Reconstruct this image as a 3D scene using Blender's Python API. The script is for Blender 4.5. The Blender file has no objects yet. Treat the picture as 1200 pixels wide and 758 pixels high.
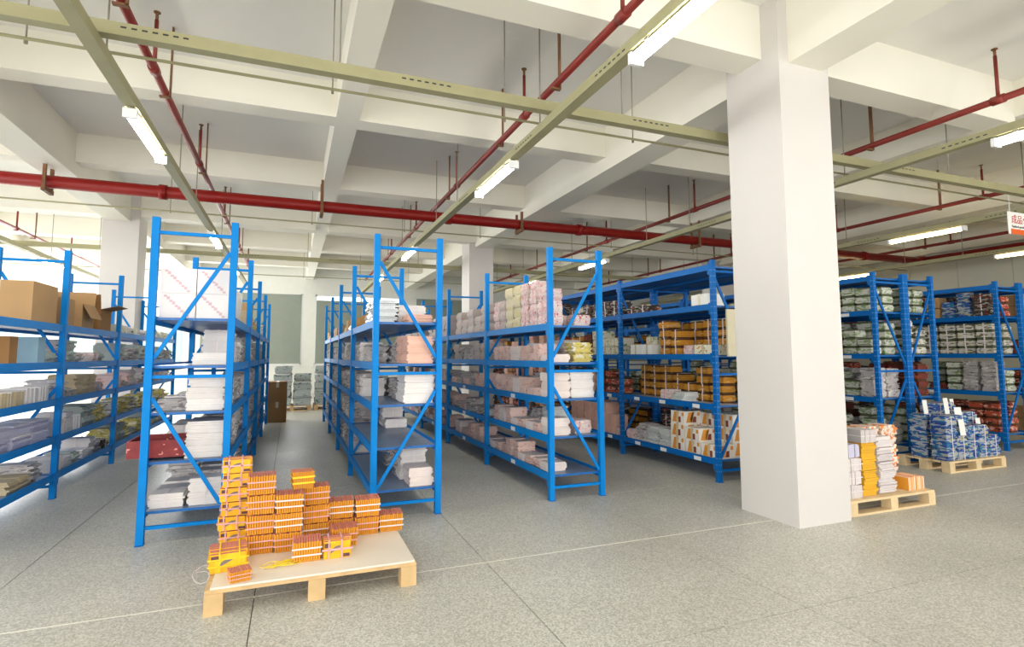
import bpy, math, random
from mathutils import Vector, Matrix

sc = bpy.context.scene
col = sc.collection
rnd = random.Random(7)

# ------------------------------------------------------------------ camera
CAM_R = Vector((0.9296658970, -0.3683961561, -0.0023647687))
CAM_U = Vector((-0.0292137481, -0.0801180445, 0.9963571929))
CAM_F = Vector((0.3672436206, 0.9262102197, 0.0852452462))
cd = bpy.data.cameras.new('camera')
cam = bpy.data.objects.new('camera', cd)
col.objects.link(cam)
m3 = Matrix((CAM_R, CAM_U, -CAM_F)).transposed()
cam.matrix_world = Matrix.Translation((0, 0, 1.5)) @ m3.to_4x4()
cd.sensor_width = 36.0
cd.sensor_fit = 'HORIZONTAL'
cd.lens = 649.778 * 36.0 / 1200.0
cd.shift_y = -(379.0 - 360.475) / 1200.0
cd.clip_start = 0.05
cd.clip_end = 200
sc.camera = cam

# ------------------------------------------------------------------ world, exposure
w = bpy.data.worlds.new('sky'); sc.world = w
w.use_nodes = True
bg = w.node_tree.nodes['Background']
bg.inputs[0].default_value = (0.90, 0.95, 1.0, 1)
bg.inputs[1].default_value = 3.0
sc.view_settings.view_transform = 'Standard'
sc.view_settings.look = 'None'
sc.view_settings.gamma = 1.0
sc.view_settings.use_curve_mapping = False
sc.view_settings.exposure = 0.12

# room extents
RX0, RX1, RY0, RY1, SLAB = -11.1, 16.2, -5.3, 22.6, 4.87

def window_light(name, loc, rot, sx, sy, power, color=(1, 0.97, 0.92)):
    l = bpy.data.lights.new(name, 'AREA'); l.shape = 'RECTANGLE'
    l.size = sx; l.size_y = sy; l.energy = power; l.color = color
    o = bpy.data.objects.new(name, l); col.objects.link(o)
    o.location = loc; o.rotation_euler = rot
    return o
# daylight entering by the windows of the front (behind the camera), left and back walls
for i in range(4):
    window_light('window_daylight', (-9.15 + 3.9 * 2 * i * 0.9, RY0 + 0.12, 2.45), (math.radians(90), 0, 0), 5.6, 2.7, 188, (1, 0.97, 0.94))
for i in range(3):
    window_light('window_daylight', (RX0 + 0.12, 0.5 + 8.0 * i, 2.5), (0, math.radians(-90), 0), 2.8, 6.6, 215, (0.97, 0.98, 1))
for i in range(3):
    window_light('window_daylight', (-9.0 + 3.9 * i, RY1 - 0.15, 2.6), (math.radians(-90), 0, 0), 3.3, 2.4, (330, 330, 90)[i], (0.97, 0.98, 1))

# ------------------------------------------------------------------ materials
def lin(c):
    return tuple(((x / 255 / 12.92) if x / 255 <= 0.04045 else ((x / 255 + 0.055) / 1.055) ** 2.4) for x in c)

MC = {}
def mat(name, rgb, rough=0.6, metal=0.0, var=0.05, nscale=6.0, bump=0.0, bscale=60.0, lines=None, spots=(), objvar=0.0,
        emit=0.0, spec=0.5, dots=None):
    """procedural material; lines=(axis, per metre, rgb2, amount); spots=[(rgb, scale xyz, threshold)]"""
    if name in MC: return MC[name]
    m = bpy.data.materials.new(name); m.use_nodes = True
    nt = m.node_tree; N = nt.nodes; L = nt.links
    b = N['Principled BSDF']
    b.inputs['Roughness'].default_value = rough
    b.inputs['Metallic'].default_value = metal
    b.inputs['Specular IOR Level'].default_value = spec
    c = lin(rgb)
    tc = N.new('ShaderNodeTexCoord'); oi = N.new('ShaderNodeObjectInfo')
    off = N.new('ShaderNodeVectorMath'); off.operation = 'MULTIPLY_ADD'
    cmb = N.new('ShaderNodeCombineXYZ')
    for k in range(3): L.new(oi.outputs['Random'], cmb.inputs[k])
    L.new(cmb.outputs[0], off.inputs[0]); off.inputs[1].default_value = (37, 53, 71)
    L.new(tc.outputs['Object'], off.inputs[2])
    P = off.outputs[0]
    nz = N.new('ShaderNodeTexNoise'); nz.inputs['Scale'].default_value = nscale; nz.inputs['Detail'].default_value = 4
    L.new(P, nz.inputs['Vector'])
    mx = N.new('ShaderNodeMix'); mx.data_type = 'RGBA'
    L.new(nz.outputs['Fac'], mx.inputs['Factor'])
    mx.inputs['A'].default_value = tuple(max(0, x * (1 - 2 * var)) for x in c) + (1,)
    mx.inputs['B'].default_value = tuple(min(1, x * (1 + 2 * var)) for x in c) + (1,)
    out = mx.outputs['Result']
    for rgb2, scl, thr in spots:
        mp = N.new('ShaderNodeMapping'); mp.inputs['Scale'].default_value = scl
        L.new(P, mp.inputs['Vector'])
        n2 = N.new('ShaderNodeTexNoise'); n2.inputs['Scale'].default_value = 1.0; n2.inputs['Detail'].default_value = 1
        L.new(mp.outputs[0], n2.inputs['Vector'])
        rp = N.new('ShaderNodeValToRGB'); rp.color_ramp.interpolation = 'CONSTANT'
        rp.color_ramp.elements[0].color = (0, 0, 0, 1); rp.color_ramp.elements[1].position = thr
        rp.color_ramp.elements[1].color = (1, 1, 1, 1)
        L.new(n2.outputs['Fac'], rp.inputs[0])
        m2 = N.new('ShaderNodeMix'); m2.data_type = 'RGBA'
        L.new(rp.outputs[0], m2.inputs['Factor']); L.new(out, m2.inputs['A'])
        m2.inputs['B'].default_value = lin(rgb2) + (1,)
        out = m2.outputs['Result']
        P2 = N.new('ShaderNodeVectorMath'); P2.operation = 'ADD'; P2.inputs[1].default_value = (3.1, 7.7, 5.3)
        L.new(P, P2.inputs[0]); P = P2.outputs[0]
    if lines:
        ax, per, rgb2, amt = lines
        sp = N.new('ShaderNodeSeparateXYZ'); L.new(tc.outputs['Object'], sp.inputs[0])
        mu = N.new('ShaderNodeMath'); mu.operation = 'MULTIPLY'; mu.inputs[1].default_value = per
        L.new(sp.outputs['XYZ'.index(ax.upper())], mu.inputs[0])
        fr = N.new('ShaderNodeTexNoise'); fr.noise_dimensions = '1D'; fr.inputs['Scale'].default_value = 1.0
        fr.inputs['Detail'].default_value = 2
        ad = N.new('ShaderNodeMath'); ad.operation = 'MULTIPLY_ADD'; ad.inputs[1].default_value = 91.0
        L.new(oi.outputs['Random'], ad.inputs[0]); L.new(mu.outputs[0], ad.inputs[2]); L.new(ad.outputs[0], fr.inputs['W'])
        rp = N.new('ShaderNodeValToRGB'); rp.color_ramp.elements[0].position = 0.45; rp.color_ramp.elements[1].position = 0.62
        rp.color_ramp.elements[0].color = (0, 0, 0, 1); rp.color_ramp.elements[1].color = (amt, amt, amt, 1)
        L.new(fr.outputs['Fac'], rp.inputs[0])
        m2 = N.new('ShaderNodeMix'); m2.data_type = 'RGBA'
        L.new(rp.outputs[0], m2.inputs['Factor']); L.new(out, m2.inputs['A']); m2.inputs['B'].default_value = lin(rgb2) + (1,)
        out = m2.outputs['Result']
    if objvar:
        hs = N.new('ShaderNodeHueSaturation')
        ma = N.new('ShaderNodeMath'); ma.operation = 'MULTIPLY_ADD'; ma.inputs[1].default_value = 2 * objvar; ma.inputs[2].default_value = 1 - objvar
        L.new(oi.outputs['Random'], ma.inputs[0]); L.new(ma.outputs[0], hs.inputs['Value']); L.new(out, hs.inputs['Color'])
        out = hs.outputs[0]
    L.new(out, b.inputs['Base Color'])
    if emit:
        b.inputs['Emission Color'].default_value = c + (1,); b.inputs['Emission Strength'].default_value = emit
    if bump:
        n3 = N.new('ShaderNodeTexNoise'); n3.inputs['Scale'].default_value = bscale; n3.inputs['Detail'].default_value = 3
        L.new(tc.outputs['Object'], n3.inputs['Vector'])
        bm_ = N.new('ShaderNodeBump'); bm_.inputs['Strength'].default_value = bump; bm_.inputs['Distance'].default_value = 0.01
        L.new(n3.outputs['Fac'], bm_.inputs['Height']); L.new(bm_.outputs[0], b.inputs['Normal'])
    MC[name] = m
    return m

def terrazzo():
    m = bpy.data.materials.new('terrazzo'); m.use_nodes = True
    nt = m.node_tree; N = nt.nodes; L = nt.links; b = N['Principled BSDF']
    g = N.new('ShaderNodeNewGeometry')
    n1 = N.new('ShaderNodeTexVoronoi'); n1.inputs['Scale'].default_value = 110
    L.new(g.outputs['Position'], n1.inputs['Vector'])
    wn = N.new('ShaderNodeTexWhiteNoise'); L.new(n1.outputs['Color'], wn.inputs['Vector'])
    r1 = N.new('ShaderNodeValToRGB')
    e = r1.color_ramp.elements
    e[0].position = 0.0; e[0].color = lin((170, 169, 160)) + (1,)
    e[1].position = 1.0; e[1].color = lin((222, 220, 211)) + (1,)
    k = e.new(0.45); k.color = lin((197, 196, 187)) + (1,)
    L.new(wn.outputs['Value'], r1.inputs[0])
    n2 = N.new('ShaderNodeTexNoise'); n2.inputs['Scale'].default_value = 0.9; n2.inputs['Detail'].default_value = 5
    L.new(g.outputs['Position'], n2.inputs['Vector'])
    r2 = N.new('ShaderNodeValToRGB'); r2.color_ramp.elements[0].position = 0.3; r2.color_ramp.elements[1].position = 0.7
    r2.color_ramp.elements[0].color = (0.84, 0.83, 0.81, 1); r2.color_ramp.elements[1].color = (1, 1, 1, 1)
    L.new(n2.outputs['Fac'], r2.inputs[0])
    mm = N.new('ShaderNodeMix'); mm.data_type = 'RGBA'; mm.blend_type = 'MULTIPLY'; mm.inputs['Factor'].default_value = 1
    L.new(r1.outputs[0], mm.inputs['A']); L.new(r2.outputs[0], mm.inputs['B'])
    L.new(mm.outputs['Result'], b.inputs['Base Color'])
    r3 = N.new('ShaderNodeMapRange'); r3.inputs['To Min'].default_value = 0.30; r3.inputs['To Max'].default_value = 0.46; b.inputs['Specular IOR Level'].default_value = 0.35
    L.new(n2.outputs['Fac'], r3.inputs['Value']); L.new(r3.outputs[0], b.inputs['Roughness'])
    return m

M_FLOOR = terrazzo()
M_GROUT = mat('joint_dark', (104, 103, 94), 0.9)
M_STRIP = mat('joint_light', (232, 230, 218), 0.7)
M_PLASTER = mat('painted_plaster', (240, 236, 222), 0.75, var=0.02, nscale=1.5, bump=0.05, bscale=25)
M_SLAB = mat('painted_slab', (236, 234, 228), 0.85, var=0.03, nscale=0.8)
M_PILLAR = mat('pillar_paint', (214, 209, 204), 0.6, var=0.012, nscale=2.0, bump=0.04, bscale=18)
M_WALL = mat('wall_paint', (240, 240, 232), 0.7, var=0.02)
M_PANEL = mat('wall_panel_grey', (172, 172, 160), 0.6, var=0.02)
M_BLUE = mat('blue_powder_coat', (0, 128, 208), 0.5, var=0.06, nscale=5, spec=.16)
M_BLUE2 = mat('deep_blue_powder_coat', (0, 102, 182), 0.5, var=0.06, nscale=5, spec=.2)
M_DECK = mat('deck_steel_blue_grey', (120, 140, 168), 0.32, var=0.08, nscale=4)
M_DECKB = mat('deck_blue', (0, 98, 172), 0.36, var=0.06)
M_DECKG = mat('deck_grey_top', (176, 176, 180), 0.4, var=0.06)
M_RED = mat('red_pipe_paint', (138, 22, 14), 0.42, var=0.08, spec=.3)
M_REDB = mat('red_branch_paint', (130, 40, 30), 0.5, var=0.1)
M_RUST = mat('rusty_steel', (122, 84, 52), 0.7, var=0.2, nscale=25)
M_ROD = mat('zinc_rod', (150, 145, 130), 0.5, 0.4)
M_TRAY = mat('cream_tray_paint', (160, 155, 118), 0.6, var=0.05)
M_WHITE = mat('white_plastic', (240, 240, 238), 0.4, var=0.01)
M_TUBE = mat('tube_light', (255, 250, 235), 0.4, emit=36.0, var=0)
M_TUBEW = mat('tube_light_warm', (255, 226, 160), 0.4, emit=22.0, var=0)
M_WOOD = mat('pallet_wood', (212, 178, 128), 0.75, var=0.14, nscale=9, bump=0.15, bscale=40)
M_WOOD2 = mat('pallet_wood_pale', (226, 200, 156), 0.75, var=0.12, nscale=9, bump=0.15, bscale=40)
M_BOARD = mat('white_laminate', (234, 224, 208), 0.55, var=0.03, nscale=3)
M_CARTON = mat('carton', (188, 150, 104), 0.8, var=0.06, nscale=4)
M_CARTON2 = mat('carton_dark', (160, 116, 66), 0.8, var=0.07, nscale=4)
M_TAPE = mat('clear_tape', (214, 198, 166), 0.25)
M_CARD = mat('label_paper', (240, 240, 236), 0.6, var=0.01)
M_INK = mat('ink_red', (186, 40, 36), 0.7)
M_INKK = mat('ink_black', (50, 50, 52), 0.7)
M_INKO = mat('ink_orange', (226, 96, 24), 0.6)
M_STRAPW = mat('strap_white', (238, 226, 226), 0.4, var=0.03)
M_STRAPP = mat('strap_pink', (232, 176, 184), 0.4, var=0.06)
M_STRAPY = mat('strap_yellow', (244, 214, 40), 0.4, var=0.05)
M_BLIND = mat('roller_blind', (150, 158, 146), 0.8, var=0.03)
M_BLINDB = mat('pale_blind', (196, 220, 222), 0.8, var=0.02)
M_FILM = mat('plastic_film', (214, 218, 216), 0.2, var=0.08, nscale=30)

def glass():
    m = bpy.data.materials.new('window_glass'); m.use_nodes = True
    nt = m.node_tree; N = nt.nodes; L = nt.links
    N.remove(N['Principled BSDF'])
    t = N.new('ShaderNodeBsdfTransparent'); g = N.new('ShaderNodeBsdfGlossy'); g.inputs['Roughness'].default_value = 0.02
    mx = N.new('ShaderNodeMixShader'); mx.inputs[0].default_value = 0.06
    L.new(t.outputs[0], mx.inputs[1]); L.new(g.outputs[0], mx.inputs[2]); L.new(mx.outputs[0], N['Material Output'].inputs[0])
    return m
M_GLASS = glass()

# ------------------------------------------------------------------ mesh helpers
class MB:
    def __init__(s): s.v = []; s.f = []; s.m = []
    def box(s, a, b, m=0, rot=None, piv=None, tb=None, mf=None):
        """axis-aligned box; tb: material for top+bottom, mf: dict face->material (x-,x+,y-,y+,z-,z+)"""
        x0, y0, z0 = a; x1, y1, z1 = b
        P = [(x0,y0,z0),(x1,y0,z0),(x1,y1,z0),(x0,y1,z0),(x0,y0,z1),(x1,y0,z1),(x1,y1,z1),(x0,y1,z1)]
        if rot is not None:
            piv = Vector(piv); P = [tuple(rot @ (Vector(p) - piv) + piv) for p in P]
        i = len(s.v); s.v += P
        F = {'z-':(0,3,2,1),'z+':(4,5,6,7),'y-':(0,1,5,4),'y+':(2,3,7,6),'x-':(3,0,4,7),'x+':(1,2,6,5)}
        for k, q in F.items():
            s.f.append(tuple(i + j for j in q))
            mm = m
            if tb is not None and k[0] == 'z': mm = tb
            if mf and k in mf: mm = mf[k]
            s.m.append(mm)
        return s
    def hexa(s, P, m=0):
        i = len(s.v); s.v += [tuple(p) for p in P]
        for q in ((0,3,2,1),(4,5,6,7),(0,1,5,4),(2,3,7,6),(3,0,4,7),(1,2,6,5)):
            s.f.append(tuple(i + j for j in q)); s.m.append(m)
        return s
    def bar(s, p, q, wx, wz, m=0, side=None):
        """rectangular bar from p to q"""
        p = Vector(p); q = Vector(q); d = (q - p).normalized()
        side = Vector(side) if side else (Vector((0,0,1)) if abs(d.z) < 0.95 else Vector((0,1,0)))
        u = d.cross(side).normalized(); v = u.cross(d).normalized()
        P = []
        for e in (p, q):
            for a, b in ((-1,-1),(1,-1),(1,1),(-1,1)): P.append(e + u*a*wx/2 + v*b*wz/2)
        i = len(s.v); s.v += [tuple(x) for x in P]
        for f in ((3,2,1,0),(4,5,6,7),(0,1,5,4),(1,2,6,5),(2,3,7,6),(3,0,4,7)):
            s.f.append(tuple(i + j for j in f)); s.m.append(m)
        return s
    def cyl(s, p, q, r, n=10, m=0, r2=None):
        p = Vector(p); q = Vector(q); d = (q - p).normalized(); r2 = r if r2 is None else r2
        a = Vector((0,0,1)) if abs(d.z) < 0.9 else Vector((1,0,0))
        u = d.cross(a).normalized(); v = d.cross(u)
        i = len(s.v)
        for e, rr in ((p, r), (q, r2)):
            for k in range(n):
                t = 2*math.pi*k/n; s.v.append(tuple(e + (u*math.cos(t) + v*math.sin(t))*rr))
        for k in range(n):
            j = (k+1) % n; s.f.append((i+k, i+n+k, i+n+j, i+j)); s.m.append(m)
        s.f.append(tuple(i+k for k in range(n))); s.m.append(m)
        s.f.append(tuple(i+n+k for k in reversed(range(n)))); s.m.append(m)
        return s
    def mesh(s, name, mats, smooth=False):
        me = bpy.data.meshes.new(name)
        me.from_pydata(s.v, [], s.f)
        for x in (mats if isinstance(mats, (list, tuple)) else [mats]): me.materials.append(x)
        me.polygons.foreach_set('material_index', s.m)
        if smooth: me.polygons.foreach_set('use_smooth', [len(f) == 4 for f in s.f])
        me.update(); return me
    def build(s, name, mats, parent=None, smooth=False, loc=None):
        return link(name, s.mesh(name, mats, smooth), parent, loc)

def link(name, data, parent=None, loc=None, rot=None, scale=None):
    o = bpy.data.objects.new(name, data); col.objects.link(o)
    if loc is not None: o.location = loc
    if rot is not None: o.rotation_euler = rot
    if scale is not None: o.scale = scale
    if parent is not None: o.parent = parent
    return o
def tag(o, label=None, cat=None, group=None, kind=None):
    if label: o['label'] = label
    if cat: o['category'] = cat
    if group: o['group'] = group
    if kind: o['kind'] = kind
    return o
def thing(name, label, cat, loc=(0,0,0), rz=0.0, group=None):
    o = link(name, None, None, loc, (0,0,rz)); o.empty_display_size = 0.1
    return tag(o, label, cat, group)
def struct(o, label=None, cat=None): return tag(o, label, cat, kind='structure')
def bx(a, b): return MB().box(a, b)

# ------------------------------------------------------------------ floor
TX, TY, SX, SY = 1.3596, 3.9497, 1.5317, 1.3999
ix = range(-5, 9); iy = range(-3, 13)
fx0, fx1 = TX + SX*ix[0], TX + SX*(ix[-1]+1)
fy0, fy1 = TY + SY*iy[0], TY + SY*(iy[-1]+1)
mb = MB()
mb.box((RX0, RY0, -0.2), (RX1, RY1, -0.008), 1)
for a, b in (((RX0, RY0), (RX1, fy0)), ((RX0, fy1), (RX1, RY1)), ((RX0, fy0), (fx0, fy1)), ((fx1, fy0), (RX1, fy1))):
    mb.box((a[0], a[1], -0.008), (b[0], b[1], 0.0), 0)
floor = struct(mb.build('floor', [M_FLOOR, M_GROUT]), 'speckled grey terrazzo floor laid in large squares', 'floor')
g = 0.003
tile_me = MB().box((g, g, -0.007), (SX-g, SY-g, 0)).mesh('floor_tile', M_FLOOR)
for i in ix:
    for j in iy:
        link('floor_tile', tile_me, floor, (TX + SX*i, TY + SY*j, 0))
bx((fx0, TY-.0065, -0.007), (fx1, TY+.0065, 0.0006)).build('joint_strip', M_STRIP, floor)

# ------------------------------------------------------------------ ceiling, beams, pillars
ceil = struct(bx((RX0-.3, RY0-.3, SLAB), (RX1+.3, RY1+.3, SLAB+.2)).build('ceiling', M_SLAB), 'grey-white concrete ceiling slab with a grid of beams', 'ceiling')
PLX = [-11.13, -3.33, 4.46, 12.27]; PLY = [4.0, 13.3, 22.5, -5.2]
for x in PLX[1:] :
    bx((x-.215, RY0, 4.22), (x+.215, RY1, SLAB)).build('main_beam', M_PLASTER, ceil)
for x in (-7.23, .565, 8.37):
    bx((x-.14, RY0, 4.42), (x+.14, RY1, SLAB)).build('secondary_beam', M_PLASTER, ceil)
def cross_beam(y, hw, z, nm):
    xs = sorted(PLX[1:] + [-7.23, .565, 8.37]); hwx = {x: (.215 if x in PLX else .14) for x in xs}
    prev = RX0
    for x in xs + [None]:
        e = RX1 if x is None else x - hwx[x]
        bx((prev, y-hw, z), (e, y+hw, SLAB)).build(nm, M_PLASTER, ceil)
        if x is not None: prev = x + hwx[x]
for y in (4.03, 13.3): cross_beam(y, .16, 4.33, 'main_beam')
for y in (0.9, 7.07, 10.14, 16.4, 19.5, -2.2): cross_beam(y, .15, 4.42, 'secondary_beam')
PL = {}
def pillar(x0, x1, y0, y1, lab):
    return struct(bx((x0, y0, 0), (x1, y1, SLAB)).build('pillar', M_PILLAR), lab, 'pillar')
pillar(4.124, 4.760, 3.672, 4.335, 'large square white pillar standing right of the near racks')
pillar(4.10, 4.74, 13.25, 13.9, 'white pillar in the distance behind the fourth rack from left')
pillar(-3.58, -2.95, 13.1, 13.75, 'white pillar in the distance behind the leftmost rack')
pillar(11.95, 12.59, 13.25, 13.9, 'white pillar in the far right of the hall')
pillar(11.95, 12.59, 3.672, 4.335, 'white pillar beyond the right edge of the picture')

# ------------------------------------------------------------------ walls and windows
wi = [0]
def window(x, hw, z0, z1, blind_z, bmat, wall, axis='y', pos=RY1, inward=-1):
    """frame, panes, blind; axis y: in a wall of constant y"""
    wi[0] += 1
    root = struct(link('window_%d' % wi[0], None))
    tag(root, 'window number %d' % wi[0])
    def P(u, d, z): return (u, pos + inward*d, z) if axis == 'y' else (pos + inward*d, u, z)
    def B(u0, d0, z0_, u1, d1, z1_):
        a = P(u0, d0, z0_); b = P(u1, d1, z1_)
        return MB().box(tuple(min(p, q) for p, q in zip(a, b)), tuple(max(p, q) for p, q in zip(a, b)))
    f = MB()
    for (a, b, c, d) in ((x-hw, z0, x-hw+.06, z1), (x+hw-.06, z0, x+hw, z1), (x-hw, z0, x+hw, z0+.06), (x-hw, z1-.06, x+hw, z1), (x-.03, z0, x+.03, z1)):
        t = B(a, -.06, b, c, -.0, d); k = len(f.v); f.v += t.v; f.f += [tuple(k+i for i in q) for q in t.f]; f.m += t.m
    f.build('window_frame', M_WHITE, root)
    B(x-hw+.06, -.04, z0+.06, x-.03, -.035, z1-.06).build('pane', M_GLASS, root)
    B(x+.03, -.04, z0+.06, x+hw-.06, -.035, z1-.06).build('pane', M_GLASS, root)
    B(x-hw-.05, -.0, z0-.05, x+hw+.05, .1, z0-.005).build('window_sill', M_WHITE, root)
    if blind_z:
        bl = B(x-hw+.04, .02, z0+.02, x+hw-.04, .026, blind_z).build('roller_blind', bmat, root)
        B(x-hw+.04, .012, z0+.0, x+hw-.04, .036, z0+.03).build('hem_bar', M_WHITE, bl)
    return root

def wall_with_openings(name, axis, pos, th, u0, u1, zt, ops, m, lab):
    mb = MB()
    def B(a, b, c, d):
        if a >= b or c >= d: return
        if axis == 'y': mb.box((a, min(pos, pos+th), c), (b, max(pos, pos+th), d))
        else: mb.box((min(pos, pos+th), a, c), (max(pos, pos+th), b, d))
    cur = u0
    for (x, hw, z0, z1) in ops:
        B(cur, x-hw, 0, zt); B(x-hw, x+hw, 0, z0); B(x-hw, x+hw, z1, zt); cur = x+hw
    B(cur, u1, 0, zt)
    return struct(mb.build(name, m), lab, 'wall')

WZ0, WZ1 = 1.17, 3.85
back = [(x, 1.72, WZ0, WZ1) for x in (-9.2, -5.3, -1.38, 2.52, 6.4, 10.3, 14.2)]
wb = wall_with_openings('wall_back', 'y', RY1, .25, RX0-.25, RX1+.25, SLAB, back, M_WALL, 'white end wall with a row of tall windows')
for i, (x, hw, a, b) in enumerate(back):
    bz, bm_ = {0: (2.9, M_BLINDB), 1: (2.9, M_BLINDB), 2: (b-.03, M_BLIND), 3: (b-.22, M_BLIND)}.get(i, (b-.03, M_BLIND))
    o = window(x, hw, a, b, bz, bm_, wb)
    o['label'] = ['far window left in the end wall with pale half-lowered blind', 'end wall window behind the leftmost rack with pale half-lowered blind',
                  'end wall window with grey blind fully down, left of the aisle post', 'end wall window with grey blind leaving a bright strip above',
                  'end wall window hidden mostly behind the fourth rack', 'end wall window behind the racks right of pillar', 'end wall window nearest the right wall'][i]
    o['category'] = 'window'
left = [(y, 3.3, .9, 4.0) for y in (0.5, 8.5, 16.5)]
wl = wall_with_openings('wall_left', 'x', RX0, -.25, RY0, RY1, SLAB, left, M_WALL, 'white left side wall with wide windows')
for i, (y, hw, a, b) in enumerate(left):
    o = window(y, hw, a, b, None, None, wl, 'x', RX0, 1); o['label'] = 'wide bare window in the left wall, %s from the front' % ['first', 'second', 'third'][i]; o['category'] = 'window'
front = [(-9.15 + 7.02*i, 2.8, .9, 4.0) for i in range(4)]
wf = wall_with_openings('wall_front', 'y', RY0, -.25, RX0-.25, RX1+.25, SLAB, front, M_WALL, 'white wall with wide windows behind the viewer')
for i, (x, hw, a, b) in enumerate(front):
    o = window(x, hw, a, b, None, None, wf, 'y', RY0, 1); o['label'] = 'wide bare window behind the viewer, %s from the left' % ['first', 'second', 'third', 'fourth'][i]; o['category'] = 'window'
wr = struct(bx((RX1+.02, RY0, 0), (RX1+.25, RY1, SLAB)).build('wall_right', M_GROUT), 'grey panelled right side wall', 'wall')
pm = bx((0, .004, 0), (.03, 1.196, 4.21)).mesh('wall_panel', M_PANEL)
for k in range(int((RY1-RY0)/1.2)): link('wall_panel', pm, wr, (RX1-.01, RY0+1.2*k, 0))
bx((RX1-.14, RY0, 4.22), (RX1+.02, RY1, SLAB)).build('wall_beam', M_PLASTER, wr)

# ------------------------------------------------------------------ pipes, trays, rails, lamps under the ceiling
YPIPE, ZPIPE = 9.70, 4.0
t = thing('red_main_pipe', 'thick red fire main running across the hall under the beams', 'pipe', (0, YPIPE, ZPIPE))
mb = MB()
mb.cyl((-11, 0, 0), (15.7, 0, 0), .095, 16)
for x in (-9, -6.2, -1.9, 2.6, 5.3, 9.4, 13.5): mb.cyl((x-.05, 0, 0), (x+.05, 0, 0), .115, 16)
mb.build('pipe', M_RED, t, True)
MB().cyl((15.7, 0, 0), (15.7, -14.5, 0), .095, 16).cyl((15.7, .12, 0), (15.7, -.12, 0), .12, 16).build('side_run', M_RED, t, True)
for x in (-7.23, -3.33, .40, 4.0, 8.2, 12.27):
    h = MB(); ht = .42 if x in (-7.23, .40, 8.2) else .22
    for s in (-.13, .13): h.box((x-.02, s-.02, -.16), (x+.02, s+.02, ht + .0))
    h.box((x-.025, -.16, -.16), (x+.025, .16, -.10))
    h.build('hanger', M_RUST, t)

def sprinkler_run(x, y0, y1, z, lab, risers, drops):
    t = thing('sprinkler_pipe', lab, 'pipe', (x, 0, z), group='red sprinkler branch pipes')
    mb = MB().cyl((0, y0, 0), (0, y1, 0), .036, 10)
    for y in risers: mb.cyl((0, y-.06, 0), (0, y+.06, 0), .047, 10)
    mb.build('pipe', M_REDB, t, True)
    for y in risers:
        r = MB().cyl((0, y, .03), (0, y, SLAB-z-.22), .018, 8).build('riser', M_REDB, t, True)
        MB().cyl((0, y, SLAB-z-.22), (0, y, SLAB-z-.14), .014, 8).cyl((0, y, SLAB-z-.15), (0, y, SLAB-z-.14), .03, 10).build('sprinkler_head', M_RUST, r, True)
    for y in drops:
        MB().box((.035, y-.02, -.05), (.05, y+.02, SLAB-z)).box((-.05, y-.02, -.055), (.05, y+.02, -.038)).build('hanger', M_RUST, t)
R_ = [1.1, 3.55, 5.55, 8.3, 11.4, 14.5, 17.6]; D_ = [2.4, 4.75, 6.35, 8.9, 12.2, 15.3]
sprinkler_run(-1.27, -5, 20, 4.17, 'thin red sprinkler pipe over the second rack from left', [y+.3 for y in R_], D_)
sprinkler_run(2.355, -5, 20, 4.17, 'thin red sprinkler pipe between third and fourth racks', R_, D_)
sprinkler_run(6.85, -5, 20, 4.17, 'thin red sprinkler pipe passing behind the big white pillar', [y-.2 for y in R_], D_)
sprinkler_run(10.9, -5, 20, 4.17, 'thin red sprinkler pipe over the racks right of pillar', [y+.1 for y in R_], D_)
sprinkler_run(-5.45, -5, 20, 4.17, 'thin red sprinkler pipe left of the leftmost rack', R_, D_)
sprinkler_run(14.6, -5, 20, 4.17, 'thin dark red sprinkler pipe near the right wall', R_, D_)

ZT = 3.74
def c_tray(p0, p1, wd, ht):
    """open-topped channel along x or y"""
    mb = MB(); ax = 0 if abs(p1[0]-p0[0]) > abs(p1[1]-p0[1]) else 1
    def B(o0, o1, z0, z1):
        a = list(p0); b = list(p1); a[1-ax] += o0; b[1-ax] += o1; a[2] += z0; b[2] += z1; mb.box(a, b)
    B(-wd/2, wd/2, 0, .008); B(-wd/2, -wd/2+.006, .008, ht); B(wd/2-.006, wd/2, .008, ht); B(-wd/2, wd/2, ht, ht+.006)
    return mb
def rods(t, pts, z0, z1, r=.007):
    for x, y in pts: MB().cyl((x, y, z0), (x, y, z1), r, 6).cyl((x, y, z0), (x, y, z0+.03), r*2.2, 6).build('hanger_rod', M_ROD, t)
def slots(t, ax, fixed, starts, z):
    for s0 in starts:
        mb = MB()
        for k in range(7):
            u = s0 + .065*k
            if ax == 'x': mb.box((u, fixed-.002, z), (u+.035, fixed, z+.012))
            else: mb.box((fixed-.002, u, z), (fixed, u+.035, z+.012))
        tag(mb.build('slot_row', M_INKK, t), kind='stuff')
for yy, nm in ((4.57, 'near cream cable tray crossing the ceiling before the red main pipe'), (14.2, 'far cream cable tray crossing beyond the red main pipe')):
    t = thing('cable_tray', nm, 'cable tray', (0, 0, 0))
    c_tray((-11, yy, ZT+.035), (16, yy, ZT+.035), .09, .09).build('channel', M_TRAY, t)
    rods(t, [(x, yy) for x in (-6, -3.9, .3, 3.0, 8.1, 11.5)], ZT+.08, 4.87)
    slots(t, 'x', yy-.045, (-1.2, .8, 3.1, 6.9), ZT+.09)
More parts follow.
